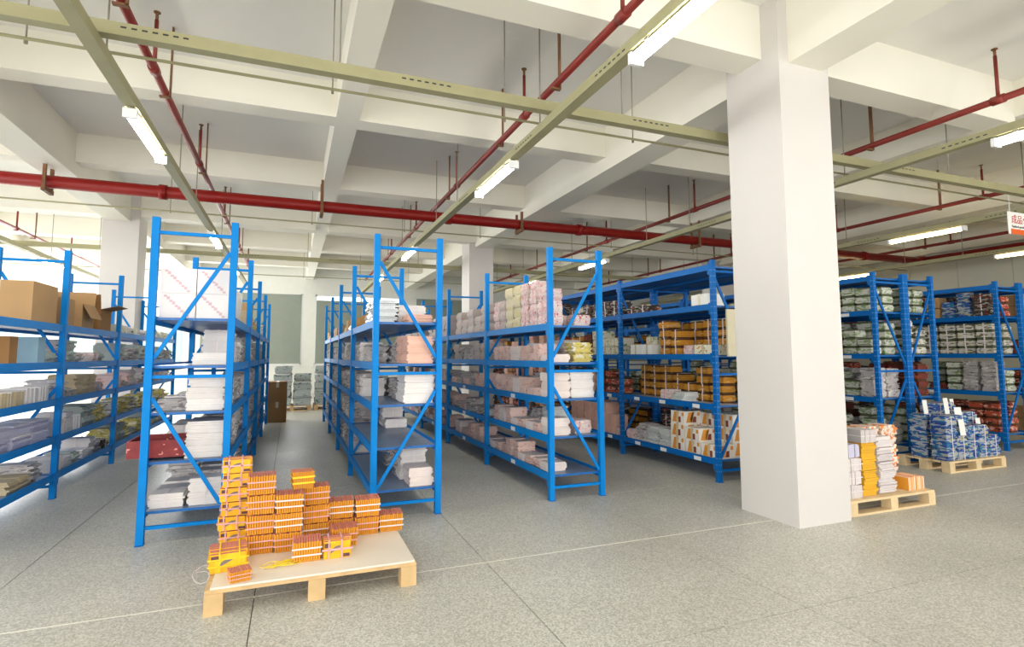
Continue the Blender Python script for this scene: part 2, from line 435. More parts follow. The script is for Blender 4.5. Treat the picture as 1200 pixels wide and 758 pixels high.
for yy, nm in ((2.08, 'thin grey conduit cutting the top right corner'), (4.96, 'thin cream conduit just behind the near cable tray'), (10.25, 'thin conduit crossing just beyond the red main pipe'), (17.5, 'thin conduit crossing near the end wall')):
    t = thing('conduit', nm, 'conduit', (0, 0, 0))
    MB().cyl((-11 if yy > 4 else 5.6, yy, 3.84), (16, yy, 3.84), .013, 8).build('pipe', M_TRAY, t, True)
    rods(t, [(x, yy+.02) for x in (-4.6, -1.9, .27, 1.9, 3.4, 6.4, 8.6) if yy > 4 or x > 6], 3.81, 4.87, .006)
lampspots = [(-1.38, [1.9, 5.6, 10.8, 14.6]), (2.25, [1.98, 5.60, 10.9, 14.8]), (6.56, [2.0, 10.7, 14.5]), (10.52, [2.2, 5.75]), (-5.2, [5.6, 11.4, 15.0]), (14.3, [6.0, 10.0])]
ords = ['first', 'second', 'third', 'fourth', 'fifth']
rail_lab = ['over the second rack from left', 'over the third rack', 'behind the big white pillar', 'over the racks right of pillar', 'left of the leftmost rack', 'near the right wall']
def fixture(x, y, z, L_, lab, warm):
    t = thing('fluorescent_lamp', lab, 'lamp', (x, y, z), group='fluorescent batten lamps under the rails')
    MB().box((-.035, 0, -.035), (.035, L_, 0)).build('housing', M_WHITE, t)
    mb = MB(); n = 10
    prof = [(.05*math.cos(math.pi*k/n), -.035-.045*math.sin(math.pi*k/n)) for k in range(n+1)]
    for yy in (.03, L_-.03): mb.v += [(px, yy, pz) for px, pz in prof]
    for k in range(n): mb.f.append((k, k+1, n+2+k, n+1+k)); mb.m.append(0)
    mb.f.append((0, n+1, 2*n+1, n)); mb.m.append(0)
    mb.build('diffuser', M_TUBEW if warm else M_TUBE, t, True)
    MB().box((-.055, -.005, -.085), (.055, .03, 0)).build('end_cap', M_WHITE, t)
    MB().box((-.055, L_-.03, -.085), (.055, L_+.005, 0)).build('end_cap', M_WHITE, t)
    for k in (.2, L_-.2): MB().box((-.045, k-.02, 0), (.045, k+.02, .02)).build('clip', M_ROD, t)
for ri, (x, ys) in enumerate(lampspots):
    t = thing('lamp_rail', 'cream lamp rail running away ' + rail_lab[ri], 'rail', (x, 0, 0), group='lamp rails')
    c_tray((0, -5, ZT-.055), (0, 20.5, ZT-.055), .1, .08).build('channel', M_TRAY, t)
    rods(t, [(0, y) for y in (1.2, 4.9, 7.9, 9.2, 12.4, 15.6)], ZT+.03, 4.87)
    slots(t, 'y', -.05, (3.3, 5.0, 7.2), ZT-.02)
    for k, y in enumerate(ys):
        fixture(x, y, ZT-.075, 1.27, '%s lit fluorescent lamp along the rail %s' % (ords[k], rail_lab[ri]), ri >= 3 and ri != 4)

# hanging sign
def text_mesh(body, size, ext=0.0015):
    c = bpy.data.curves.new('lettering', 'FONT'); c.body = body; c.size = size; c.extrude = ext
    o = bpy.data.objects.new('lettering', c); col.objects.link(o)
    bpy.context.view_layer.update()
    me = bpy.data.meshes.new_from_object(o.evaluated_get(bpy.context.evaluated_depsgraph_get()))
    bpy.data.objects.remove(o); me.name = 'lettering'
    return me
def lettering(body, size, m, parent, loc, rot):
    me = text_mesh(body, size); me.materials.clear(); me.materials.append(m)
    return link('lettering', me, parent, loc, rot)
t = thing('hanging_sign', 'white hanging sign with red Chinese characters and orange bottom band', 'sign', (9.34, 4.57, 3.19))
MB().box((0, -.004, 0), (1.0, .004, .32)).build('board', M_CARD, t)
MB().box((.05, -.0055, .0), (1.0, -.004, .075)).build('orange_band', M_INKO, t)
lettering('成品仓', .135, M_INK, t, (.075, -.0055, .165), (math.pi/2, 0, 0))
lettering('Finished goods warehouse', .05, M_INKK, t, (.075, -.0055, .095), (math.pi/2, 0, 0))
for x in (.06, .94): MB().cyl((x, 0, .32), (x, 0, .56), .004, 6).build('string', M_CARD, t)

# ------------------------------------------------------------------ racks
Y0, LS, HR = 5.3237, 2.0580, 2.6535
FR = [Y0 + LS*k for k in range(5)]
Z5 = [.25, .64, 1.035, 1.42, 1.82]; Z4 = [.25, .89, 1.49, 2.10, 2.585]
PT = .0
def post_mesh(m):
    mb = MB(); a = .0275; th = .006
    mb.box((-a, -a, 0), (-a+th, a, HR)); mb.box((a-th, -a, 0), (a, a, HR))       # side plates
    mb.box((-a+th, -a, 0), (a-th, -a+th, HR))                                      # front plate
    mb.box((-a+th, a-th, 0), (-a+.018, a, HR)); mb.box((a-.018, a-th, 0), (a-th, a, HR))
    return mb.mesh('post', m)
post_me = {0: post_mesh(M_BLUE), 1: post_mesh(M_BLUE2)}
foot_me = MB().box((-.0295, -.04, 0), (.0295, .04, .006)).mesh('foot_plate', M_BLUE2)
def holes_mesh():
    mb = MB(); z = .12
    while z < HR-.06:
        for s in (-.011, .011): mb.box((s-.003, -.0284, z), (s+.003, -.0274, z+.014))
        for s in (-.011, .011):
            mb.box((-.0284, s-.003, z), (-.0274, s+.003, z+.014))
        z += .075
    return mb.mesh('slot_row', mat('slot_light_blue', (120, 170, 220), .5))
holes_me = holes_mesh()
def rack(lab, X0, X1, levels, mirror, style, frames=FR, cards=None, split=(), split_n=4, holes=()):
    t = thing('shelving_rack', lab, 'rack', (X0, frames[0], 0), group='rows of blue steel shelving')
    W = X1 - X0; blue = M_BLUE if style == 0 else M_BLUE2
    strut = MB().box((.0276, -.012, 0), (W-.0276, .012, .028)).mesh('strut', blue)
    h = .02
    def brace(z_at_x0, z_at_x1): return MB().bar((.03, 0, z_at_x0), (W-.03, 0, z_at_x1), .02, .03).mesh('brace', blue)
    if style == 0:
        sz = (.115, 1.315, 2.515)
        br = (brace(1.48, 2.39), brace(1.16, .27)) if not mirror else (brace(2.39, 1.48), brace(.27, 1.16))
    else:
        sz = (.115, 1.25, 2.50)
        br = (brace(1.35, 2.42), brace(1.15, .27)) if not mirror else (brace(2.42, 1.35), brace(.27, 1.15))
    L_ = LS - .055
    def beam_mesh(top):
        mb = MB().box((-.018, .0, -.055), (.018, L_, .0)).box((-.018, .0, 0.0), (.004*0-.004, L_, .018))
        mb.box((-.024, -.0, -.11), (-.018, .035, .03)).box((-.024, L_-.035, -.11), (-.018, L_, .03))
        return mb.mesh('beam', blue)
    bm_l = beam_mesh(0)
    card_me = MB().box((-.0205, 0, -.05), (-.0185, .13, -.004)).mesh('label_card', M_CARD)
    pan = lambda n: MB().box((.02, .003, -.022), (W-.02, L_/n-.003, 0), 0, mf={'z+': 1}).mesh('deck_panel', [M_DECKB, M_DECK if style == 0 else M_DECKG])
    pan_me = {1: pan(1), 4: pan(4), 3: pan(3)}
    for k, y in enumerate(frames):
        yy = y - frames[0]
        for x in (0, W):
            p = link('post', post_me[style], t, (x, yy, 0), None if x == 0 else None)
            link('foot_plate', foot_me, p)
            if k in holes: tag(link('slot_row', holes_me, p), kind='stuff')
        for z in sz: link('strut', strut, t, (0, yy, z))
        for b in br: link('brace', b, t, (0, yy, 0))
    for k in range(len(frames)-1):
        yy = frames[k] - frames[0] + .0275
        for li, z in enumerate(levels):
            b1 = link('beam', bm_l, t, (0, yy, z)); b2 = link('beam', bm_l, t, (W, yy + L_, z), (0, 0, math.pi))
            n = split_n if k in split else 1
            for q in range(n): link('deck_panel', pan_me[n], t, (0, yy + q*L_/n, z))
            if cards:
                for f in cards.get((k, li), ()): link('label_card', card_me, b1, (0, f*L_-.065, 0))
    return t
rows = {'L': (-2.909, -2.307, Z5), 'A': (-1.079, -.488, Z5), 'B': (.731, 1.339, Z5), 'C': (2.547, 3.146, Z5),
        'D': (4.739, 5.340, Z4), 'H': (5.40, 6.0, Z4), 'E': (7.563, 8.174, Z4), 'F': (8.235, 8.801, Z4), 'G': (10.384, 10.99, Z4), 'K': (11.05, 11.65, Z4)}
rname = {'L': 'leftmost rack', 'A': 'second rack from left', 'B': 'third rack from left', 'C': 'fourth rack from left', 'D': "pillar's left rack",
         'H': "pillar's rear rack", 'E': "pillar's right rack", 'F': "pillar's rear-right rack", 'G': 'far right rack', 'K': 'rack at right edge'}
rack('blue steel shelving row at the left edge holding brown cartons on top', *rows['L'], True, 0)
rack('blue steel shelving row behind the orange bundles, white boxes on top', *rows['A'], False, 0, split=(0,))
rack('blue steel shelving row right of orange bundles with mostly bare lower decks', *rows['B'], True, 0, split=(0,))
cc = {(k, l): (.5,) for k in range(3) for l in (0, 1, 2)}
rack('blue steel shelving row full of pale pink bundles, fourth from left', *rows['C'], False, 0, split=(0,), split_n=3, cards=cc)
dc = {(0, l): (.16, .5, .8) for l in (0, 1)}; dc.update({(1, l): (.15, .5, .85) for l in (0, 1)})
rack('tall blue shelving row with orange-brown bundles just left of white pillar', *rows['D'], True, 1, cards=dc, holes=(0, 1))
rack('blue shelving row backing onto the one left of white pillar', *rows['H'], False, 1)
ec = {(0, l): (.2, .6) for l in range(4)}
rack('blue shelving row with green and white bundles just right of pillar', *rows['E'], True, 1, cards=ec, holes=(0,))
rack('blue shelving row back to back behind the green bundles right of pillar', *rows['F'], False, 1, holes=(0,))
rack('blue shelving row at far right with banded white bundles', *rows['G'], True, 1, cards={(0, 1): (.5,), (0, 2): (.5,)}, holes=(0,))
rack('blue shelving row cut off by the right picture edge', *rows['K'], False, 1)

# ------------------------------------------------------------------ goods: bundles of printed sheets
def stack(name, wx, dy, h, n, axis, jit, seed, mats, sag=0.0, wave=0.0, bulge=.012, ends=False):
    """layers of booklets; mats = [edge, cover, top-edge]; local base z=0, centred in x and y"""
    r = random.Random(seed); mb = MB()
    ax = 'xyz'.index(axis); ext = [wx, dy, h]; T = ext[ax]; t = T/n
    for k in range(n):
        lo = [-wx/2, -dy/2, 0.0]; hi = [wx/2, dy/2, h]
        lo[ax] += k*t + t*.03; hi[ax] = lo[ax] + t*.94
        for a in range(3):
            if a == ax: continue
            if a == 2: hi[2] -= abs(r.gauss(0, jit))
            else:
                o = r.gauss(0, jit) + wave*math.sin(k*1.3 + seed)
                lo[a] += o; hi[a] += o
                s = abs(r.gauss(0, jit)); hi[a] -= s
        ins = 0.0 if n == 1 else bulge*(1 - math.sin(math.pi*(k+.5)/n))**1.3
        for a in range(3):
            if a == ax: continue
            if a == 2: hi[2] -= ins*.6
            else: lo[a] += ins; hi[a] -= ins
        mf = {}
        if k == 0: mf['xyz'[ax] + '-'] = 1
        if k == n-1: mf['xyz'[ax] + '+'] = 1
        if ax != 2: mf['z+'] = 2
        mb.box(lo, hi, 1 if ends and k in (0, n-1) else 0, mf=mf)  # ends: whole end layers in cover colour, painting shade between stacked tiers
    return mb.mesh(name, mats)
def straps(wx, dy, h, m, n=2, across='x', th=.0025, wd=.012, vert=()):
    """bands: around the bundle horizontally (across='h') or over it (x or y)"""
    mb = MB(); e = .004
    def ring_h(z):
        a, b = wx/2+e, dy/2+e
        mb.box((-a, -b-th, z), (a, -b, z+wd)); mb.box((-a, b, z), (a, b+th, z+wd)); mb.box((-a-th, -b-th, z), (-a, b+th, z+wd)); mb.box((a, -b-th, z), (a+th, b+th, z+wd))
    def ring_v(x):
        b = dy/2+e
        mb.box((x-wd/2, -b-th, 0.001), (x+wd/2, -b, h+th)); mb.box((x-wd/2, b, .001), (x+wd/2, b+th, h+th)); mb.box((x-wd/2, -b, h), (x+wd/2, b, h+th))
    def ring_w(y):
        b = wx/2+e
        mb.box((-b-th, y-wd/2, .001), (-b, y+wd/2, h+th)); mb.box((b, y-wd/2, .001), (b+th, y+wd/2, h+th)); mb.box((-b, y-wd/2, h), (b, y+wd/2, h+th))
    for k in range(n):
        f = (k+1)/(n+1)
        if across == 'h': ring_h(h*f - wd/2)
        elif across == 'x': ring_v(-wx/2 + wx*f)
        else: ring_w(-dy/2 + dy*f)
    for x in vert: ring_v(x)
    return mb.mesh('strap', m)

def pm_(nm, rgb, rgb2=(150, 145, 140), amt=.35, spots=(), ov=.08, axis='z', per=320):
    return mat('paper_' + nm, rgb, .75, var=.04, nscale=14, lines=(axis, per, rgb2, amt), spots=spots, objvar=ov)
P_WHITE = pm_('white', (238, 232, 228), (196, 188, 186), .35)
P_GREY = pm_('grey', (206, 202, 200), (146, 140, 138), .45, ov=.14)
P_GREYS = pm_('grey_spotted', (204, 198, 196), (130, 124, 124), .5, [((150, 142, 140), (9, 9, 30), .6), ((232, 226, 220), (14, 14, 20), .62)], .12)
P_PINK = pm_('pink', (240, 214, 204), (214, 164, 150), .55, [((222, 150, 132), (18, 18, 30), .66)], .05)
P_PINKW = pm_('pink_white', (244, 232, 226), (226, 196, 186), .4)
P_SALM = pm_('salmon', (240, 196, 176), (214, 150, 128), .4)
P_BEIGE = pm_('beige', (214, 196, 160), (170, 148, 112), .45)
P_LAV = pm_('lavender', (208, 204, 222), (160, 156, 178), .45)
P_GREEN = pm_('green_grey', (190, 198, 190), (130, 140, 130), .5)
P_YEL = pm_('yellow_spotted', (222, 206, 120), (170, 150, 70), .5, [((236, 232, 214), (12, 12, 22), .55), ((176, 160, 60), (20, 20, 30), .63)])
P_REDW = pm_('red_white', (234, 222, 216), (190, 150, 150), .4, [((204, 84, 84), (30, 30, 22), .63), ((228, 190, 188), (10, 10, 60), .56)])
P_YELW = pm_('yellow_white', (222, 214, 190), (176, 164, 130), .4, [((222, 204, 120), (50, 50, 12), .58)])
P_GREY2 = pm_('book_grey', (204, 194, 188), (160, 130, 128), .4, [((206, 150, 146), (20, 20, 26), .68)])
P_ORG = pm_('orange', (232, 158, 44), (190, 112, 26), .45, axis='x', per=260, ov=.06)
P_ORGTOP = pm_('orange_top_edges', (216, 134, 116), (150, 80, 88), .45, axis='x', per=260)
P_COVER = mat('orange_cover', (250, 182, 16), .45, var=.05, spots=[((250, 200, 40), (12, 12, 10), .58)])
P_BROWN = pm_('amber_brown', (214, 150, 44), (120, 74, 20), .55, [((228, 184, 120), (7, 7, 40), .62)], .12)
P_COVB = mat('dark_brown_board_gap_shade', (88, 54, 26), .7)  # dark covers; as end layers they paint the shaded gap between tiers
P_COVG = mat('olive_board_gap_shade', (92, 98, 70), .7)  # olive covers, also standing in for the shade between stacked bundles
P_COVN = mat('navy_board', (36, 52, 96), .6)
P_DARK = pm_('dark', (70, 60, 52), (30, 28, 28), .5, [((190, 182, 172), (9, 9, 40), .58), ((160, 66, 46), (14, 14, 34), .62)])
P_REDO = pm_('red_orange', (194, 84, 54), (120, 30, 26), .5, [((236, 190, 172), (12, 12, 34), .57), ((50, 44, 46), (10, 10, 36), .62)])
P_GRNW = pm_('green_white', (216, 216, 206), (160, 166, 150), .45, [((134, 164, 98), (9, 9, 44), .56), ((84, 110, 70), (24, 24, 40), .66)])
P_BAND = pm_('banded_white', (226, 222, 214), (180, 176, 168), .4, [((70, 76, 48), (9, 9, 46), .57), ((206, 196, 130), (12, 12, 50), .62)])
P_BLUEW = pm_('blue_print', (40, 82, 160), (20, 46, 110), .5, [((186, 192, 194), (7, 7, 34), .50), ((214, 204, 90), (18, 18, 30), .66), ((40, 130, 170), (8, 8, 40), .60)])
P_MRED = pm_('maroon', (118, 50, 38), (80, 28, 22), .5, [((220, 110, 60), (14, 14, 22), .64)])
P_BOXO = mat('fruit_carton_print', (240, 236, 226), .6, var=.03, spots=[((226, 146, 50), (8, 8, 9), .53), ((150, 56, 34), (9, 9, 10), .58), ((250, 204, 80), (14, 14, 14), .63)])
P_CREAMG = mat('cream_green_box', (232, 228, 206), .6, var=.03, spots=[((110, 150, 84), (26, 26, 20), .62), ((226, 160, 84), (20, 20, 26), .66)])
P_ORGD = pm_('orange_dotted', (244, 226, 208), (226, 180, 140), .4, [((240, 130, 24), (20, 20, 22), .52), ((120, 40, 24), (30, 30, 34), .69)])
P_ORGW = pm_('orange_white_stripe', (244, 150, 40), (250, 240, 226), .95, axis='x', per=55)
P_YELP = pm_('yellow_booklet', (248, 186, 26), (120, 96, 60), .6)
P_COPY = pm_('book_pages', (222, 216, 214), (176, 150, 150), .5)

KM = {}
def kind(key, desc, wx, dy, h, n, axis, jit, mats, strap=None, variants=3, wave=0.0, cat='bundle', name=None, bulge=.012, ends=False):
    name = name or desc.replace('-', '_').replace(' ', '_')
    KM[key] = dict(desc=desc, w=wx, d=dy, h=h, me=[stack(name, wx, dy, h, n, axis, jit, 11*s+len(KM), mats, 0, wave, bulge, ends) for s in range(variants)],
                   strap=strap, cat=cat, name=name)
# wx = size across the shelf (x), dy = along the shelf (y)
kind('white', 'white paper bundle', .30, .22, .11, 7, 'z', .005, [P_WHITE, P_WHITE, P_WHITE], straps(.30, .22, .11, M_STRAPW, 1, 'x'))
kind('wide', 'wide white ream bundle', .34, .40, .10, 6, 'z', .005, [P_WHITE, P_WHITE, P_WHITE])
kind('greyp', 'grey printed-sheet bundle', .30, .21, .10, 8, 'z', .010, [P_GREYS, P_GREY, P_GREY], None, 4, .008)
kind('greyc', 'curled grey sheet bundle', .30, .20, .13, 9, 'z', .014, [P_GREYS, P_GREY, P_GREY], None, 4, .014)
kind('pink', 'pale pink booklet bundle', .28, .17, .10, 7, 'z', .008, [P_PINK, P_PINKW, P_PINKW], None, 4, .006)
kind('pinkw', 'pink-edged white ream', .27, .30, .09, 6, 'z', .004, [P_PINKW, P_PINKW, P_PINKW])
kind('salmon', 'salmon pink ream bundle', .30, .32, .09, 6, 'z', .006, [P_SALM, P_PINKW, P_SALM])
kind('beige', 'beige booklet bundle', .28, .22, .12, 8, 'z', .008, [P_BEIGE, P_BEIGE, P_BEIGE])
kind('stand', 'upright pale booklet bundle', .26, .26, .16, 9, 'y', .007, [P_WHITE, P_GREY, P_WHITE], None, 3)
kind('standb', 'upright beige-white bundle', .26, .26, .15, 8, 'y', .009, [P_BEIGE, P_WHITE, P_WHITE], None, 3)
kind('lav', 'lavender grey paper bundle', .32, .40, .11, 7, 'z', .006, [P_LAV, P_WHITE, P_LAV])
kind('green', 'grey-green booklet bundle', .28, .2, .13, 8, 'z', .008, [P_GREEN, P_GREEN, P_GREEN])
kind('yel', 'yellow printed-sheet bundle', .28, .2, .11, 8, 'z', .012, [P_YEL, P_YEL, P_YEL], None, 3, .01)
kind('redw', 'red-white book bundle', .24, .2, .135, 7, 'z', .003, [P_REDW, P_WHITE, P_REDW], straps(.24, .2, .135, M_STRAPP, 1, 'y'))
kind('yelw', 'cream yellow-spined bundle', .26, .24, .135, 7, 'z', .003, [P_YELW, P_WHITE, P_YELW])
kind('bookg', 'grey pink-tied bundle', .26, .3, .13, 7, 'z', .003, [P_GREY2, P_GREY2, P_GREY2], straps(.26, .3, .13, M_STRAPP, 1, 'y'), bulge=.024)
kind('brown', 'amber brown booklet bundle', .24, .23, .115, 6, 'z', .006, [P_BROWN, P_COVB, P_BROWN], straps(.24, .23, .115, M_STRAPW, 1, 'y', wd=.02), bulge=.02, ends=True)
kind('dark', 'dark printed bundle', .26, .26, .13, 6, 'z', .006, [P_DARK, P_DARK, P_DARK], straps(.26, .26, .13, M_STRAPW, 1, 'y', wd=.015), bulge=.024)
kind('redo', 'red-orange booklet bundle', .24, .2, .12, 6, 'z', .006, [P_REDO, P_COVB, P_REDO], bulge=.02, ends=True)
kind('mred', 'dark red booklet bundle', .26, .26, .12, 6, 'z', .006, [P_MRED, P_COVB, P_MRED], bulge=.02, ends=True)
kind('pinkb', 'pink boxy book bundle', .26, .22, .16, 5, 'z', .003, [P_SALM, P_PINKW, P_SALM], straps(.26, .22, .16, M_STRAPP, 1, 'y'))
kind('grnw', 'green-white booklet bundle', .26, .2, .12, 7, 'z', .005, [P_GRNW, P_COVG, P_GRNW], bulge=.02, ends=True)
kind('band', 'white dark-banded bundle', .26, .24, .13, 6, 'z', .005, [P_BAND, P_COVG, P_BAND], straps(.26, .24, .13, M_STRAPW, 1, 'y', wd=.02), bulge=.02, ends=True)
kind('blue', 'blue-silver printed bundle', .24, .2, .14, 7, 'z', .006, [P_BLUEW, P_COVN, P_BLUEW], straps(.24, .2, .14, M_STRAPW, 1, 'x'), bulge=.024)
kind('fruit', 'white fruit-print carton', .3, .27, .17, 1, 'z', 0, [P_BOXO, P_BOXO, P_BOXO], straps(.3, .27, .17, M_TAPE, 1, 'y', wd=.04, th=.001), 1, cat='box', name='printed_carton')
def fruit_mesh():
    mb = MB(); w, d, h = .3, .27, .17; e = .0012
    mb.box((-w/2, -d/2, 0), (w/2, d/2, h), 0)
    def face(pts, m):            # pts in (u 0..1, z 0..1), wrapped on the two near faces
        for ax in (0, 1):
            q = []
            for o in (e, 0):
                for u, z in pts: q.append((-w/2-o, d/2-d*u, h*z) if ax == 0 else (-w/2+w*u, -d/2-o, h*z))
            mb.hexa([q[0], q[1], q[5], q[4], q[3], q[2], q[6], q[7]], m)
    face([(.10, .08), (.46, .08), (.62, .92), (.26, .92)], 1)
    face([(.34, .30), (.46, .08), (.62, .92), (.50, .92)], 3)
    face([(.48, .08), (.72, .08), (.72, .55), (.57, .55)], 2)
    face([(.80, .62), (.95, .62), (.95, .9), (.80, .9)], 1)
    return mb.mesh('printed_carton', [mat('carton_white', (238, 232, 222), .6), mat('print_orange', (226, 150, 52), .6), mat('print_brown_red', (140, 58, 36), .6), mat('print_yellow', (248, 204, 96), .6)])
KM['fruit']['me'] = [fruit_mesh()]
kind('cream', 'cream green-print carton', .28, .26, .14, 1, 'z', 0, [P_CREAMG, P_CREAMG, P_CREAMG], straps(.28, .26, .14, M_TAPE, 1, 'y', wd=.04, th=.001), 1, cat='box', name='printed_carton')
kind('wbox', 'plain white carton', .3, .3, .16, 1, 'z', 0, [M_CARD, M_CARD, M_CARD], straps(.3, .3, .16, M_TAPE, 1, 'y', wd=.04, th=.001), 1, cat='box', name='white_carton')
kind('bbox', 'small brown carton', .28, .3, .2, 1, 'z', 0, [M_CARTON, M_CARTON, M_CARTON], straps(.28, .3, .2, M_TAPE, 1, 'y', wd=.05, th=.001), 1, cat='box', name='brown_carton')
kind('film', 'film-wrapped pale bundle', .28, .24, .12, 7, 'z', .012, [M_FILM, P_GREY, M_FILM], None, 3, .012)

BAY = ['front bay', 'second bay', 'third bay', 'fourth bay']
LV5 = ['bottom shelf', 'second shelf', 'middle shelf', 'fourth shelf', 'top shelf']
ORD = ['first', 'second', 'third', 'fourth', 'fifth', 'sixth', 'seventh', 'eighth', 'ninth', 'tenth', 'eleventh', 'twelfth', 'thirteenth', 'fourteenth', 'fifteenth', 'sixteenth']
HIDDEN = set(); REST = set()      # serial numbers: nothing of it shows / too many of the kind, joined
#CULL
for a, b in ((173, 173), (239, 239), (310, 311), (345, 345), (369, 369), (377, 381), (386, 386), (408, 408), (413, 414), (426, 427), (430, 431), (442, 442), (482, 485), (595, 595), (620, 621), (634, 634), (652, 652), (711, 712), (770, 770), (921, 921), (925, 925), (934, 935), (985, 986), (1047, 1050), (1174, 1175), (1186, 1192), (1206, 1206), (1248, 1263), (1267, 1274), (1299, 1300), (1304, 1306), (1313, 1321), (1336, 1343), (1356, 1357), (1366, 1367), (1374, 1375), (1390, 1399), (1410, 1420), (1434, 1439), (1475, 1480), (1489, 1491), (1503, 1506), (1511, 1513), (1521, 1530), (1537, 1537), (1541, 1541), (1545, 1545), (1549, 1549), (1552, 1553), (1578, 1583), (1592, 1594), (1607, 1610), (1615, 1634), (1679, 1681), (1686, 1693), (1712, 1718), (1722, 1737), (1746, 1768), (1772, 1792), (1796, 1816), (1820, 1840), (1854, 1855), (1857, 1858), (1860, 1861), (1879, 1880), (1882, 1883), (1908, 1911), (1981, 1983), (1987, 1989), (1992, 1994), (1998, 1999), (2003, 2009), (2024, 2035), (2041, 2044), (2050, 2052), (2058, 2080), (2083, 2089), (2093, 2095), (2102, 2104), (2106, 2107), (2109, 2113), (2115, 2116), (2118, 2122), (2125, 2131), (2146, 2151), (2237, 2237), (2245, 2245)): HIDDEN.update(range(a, b+1))
for a, b in ((89, 89), (114, 115), (117, 118), (120, 120), (122, 122), (124, 128), (130, 132), (138, 138), (140, 142), (144, 145), (147, 148), (150, 154), (162, 162), (164, 164), (166, 166), (169, 170), (174, 174), (176, 176), (178, 180), (182, 182), (189, 191), (195, 196), (202, 202), (204, 204), (206, 206), (208, 208), (213, 214), (225, 225), (230, 230), (236, 236), (238, 238), (240, 244), (246, 247), (249, 251), (255, 265), (270, 272), (274, 275), (277, 277), (279, 280), (286, 297), (302, 302), (305, 309), (312, 340), (342, 344), (346, 368), (370, 373), (375, 376), (382, 385), (387, 407), (409, 409), (411, 412), (415, 425), (428, 429), (432, 441), (443, 444), (486, 487), (507, 507), (517, 519), (522, 523), (530, 530), (535, 535), (537, 540), (543, 545), (549, 550), (552, 553), (555, 557), (559, 564), (567, 569), (571, 576), (578, 578), (581, 581), (583, 587), (590, 592), (594, 594), (596, 602), (605, 605), (607, 615), (617, 619), (622, 632), (635, 642), (644, 651), (653, 660), (662, 662), (687, 687), (713, 715), (717, 718), (737, 741), (771, 772), (835, 837), (843, 843), (847, 856), (860, 870), (873, 873), (875, 881), (883, 884), (891, 893), (895, 897), (899, 901), (903, 920), (922, 922), (924, 924), (926, 926), (928, 930), (932, 933), (936, 945), (948, 962), (979, 979), (982, 984), (987, 987), (990, 992), (1003, 1003), (1005, 1005), (1008, 1008), (1031, 1031), (1035, 1035), (1039, 1039), (1043, 1045), (1051, 1051), (1068, 1068), (1084, 1087), (1089, 1090), (1099, 1099), (1102, 1103), (1105, 1106), (1116, 1116), (1118, 1118), (1120, 1121), (1123, 1124), (1126, 1129), (1131, 1132), (1136, 1144), (1146, 1148), (1150, 1152), (1154, 1154), (1157, 1160), (1162, 1166), (1169, 1171), (1176, 1176), (1179, 1185), (1193, 1193), (1195, 1195), (1197, 1198), (1200, 1201), (1203, 1204), (1208, 1208), (1211, 1212), (1214, 1215), (1218, 1219), (1221, 1221), (1223, 1224), (1226, 1227), (1229, 1229), (1231, 1232), (1234, 1234), (1236, 1239), (1241, 1246), (1264, 1266), (1275, 1279), (1281, 1283), (1286, 1294), (1296, 1297), (1301, 1303), (1307, 1312), (1322, 1322), (1325, 1325), (1331, 1331), (1333, 1334), (1349, 1354), (1358, 1359), (1361, 1362), (1364, 1365), (1368, 1369), (1371, 1373), (1382, 1382), (1385, 1389), (1406, 1409), (1427, 1427), (1430, 1433), (1440, 1441), (1443, 1443), (1445, 1445), (1448, 1453), (1457, 1458), (1461, 1462), (1464, 1474), (1485, 1486), (1492, 1493), (1495, 1496), (1499, 1502), (1507, 1509), (1514, 1520), (1531, 1536), (1538, 1538), (1542, 1542), (1546, 1548), (1550, 1550), (1554, 1554), (1556, 1557), (1559, 1559), (1564, 1565), (1567, 1568), (1571, 1577), (1588, 1590), (1595, 1597), (1599, 1606), (1635, 1644), (1647, 1648), (1650, 1655), (1657, 1661), (1668, 1669), (1672, 1677), (1682, 1685), (1698, 1703), (1705, 1707), (1709, 1711), (1738, 1745), (1841, 1848), (1850, 1853), (1856, 1856), (1859, 1859), (1862, 1864), (1876, 1876), (1878, 1878), (1881, 1881), (1900, 1902), (1904, 1907), (1928, 1930), (1932, 1934), (1940, 1940), (1944, 1952), (1958, 1960), (1962, 1963), (1965, 1966), (1969, 1973), (1975, 1975), (1978, 1980), (1984, 1986), (1995, 1997), (2010, 2014), (2018, 2019), (2021, 2023), (2039, 2040), (2049, 2049), (2054, 2057), (2096, 2097), (2099, 2100), (2105, 2105), (2114, 2114), (2117, 2117), (2152, 2162), (2164, 2164), (2183, 2185), (2191, 2194), (2199, 2201), (2205, 2206), (2213, 2215), (2221, 2223), (2229, 2232), (2234, 2236), (2238, 2244), (2246, 2255)): REST.update(range(a, b+1))
serial = [0]; SER = {}; rest_parts = []
def put(k, loc, rz=0.0, scale=(1, 1, 1), label='', group=None, with_strap=True):
    K = KM[k]; serial[0] += 1; me = rnd.choice(K['me'])
    if serial[0] in HIDDEN: return None
    if serial[0] in REST:
        rest_parts.append((me, loc, rz, scale)); return None
    o = link(K['name'], me, None, loc, (0, 0, rz), scale)
    tag(o, label, K['cat'], group); SER[o.name] = serial[0]
    if with_strap and K['strap']: link('strap', K['strap'], o)
    return o
def shelf_z(row, lv): return rows[row][2][lv] + .0022
seen = {}
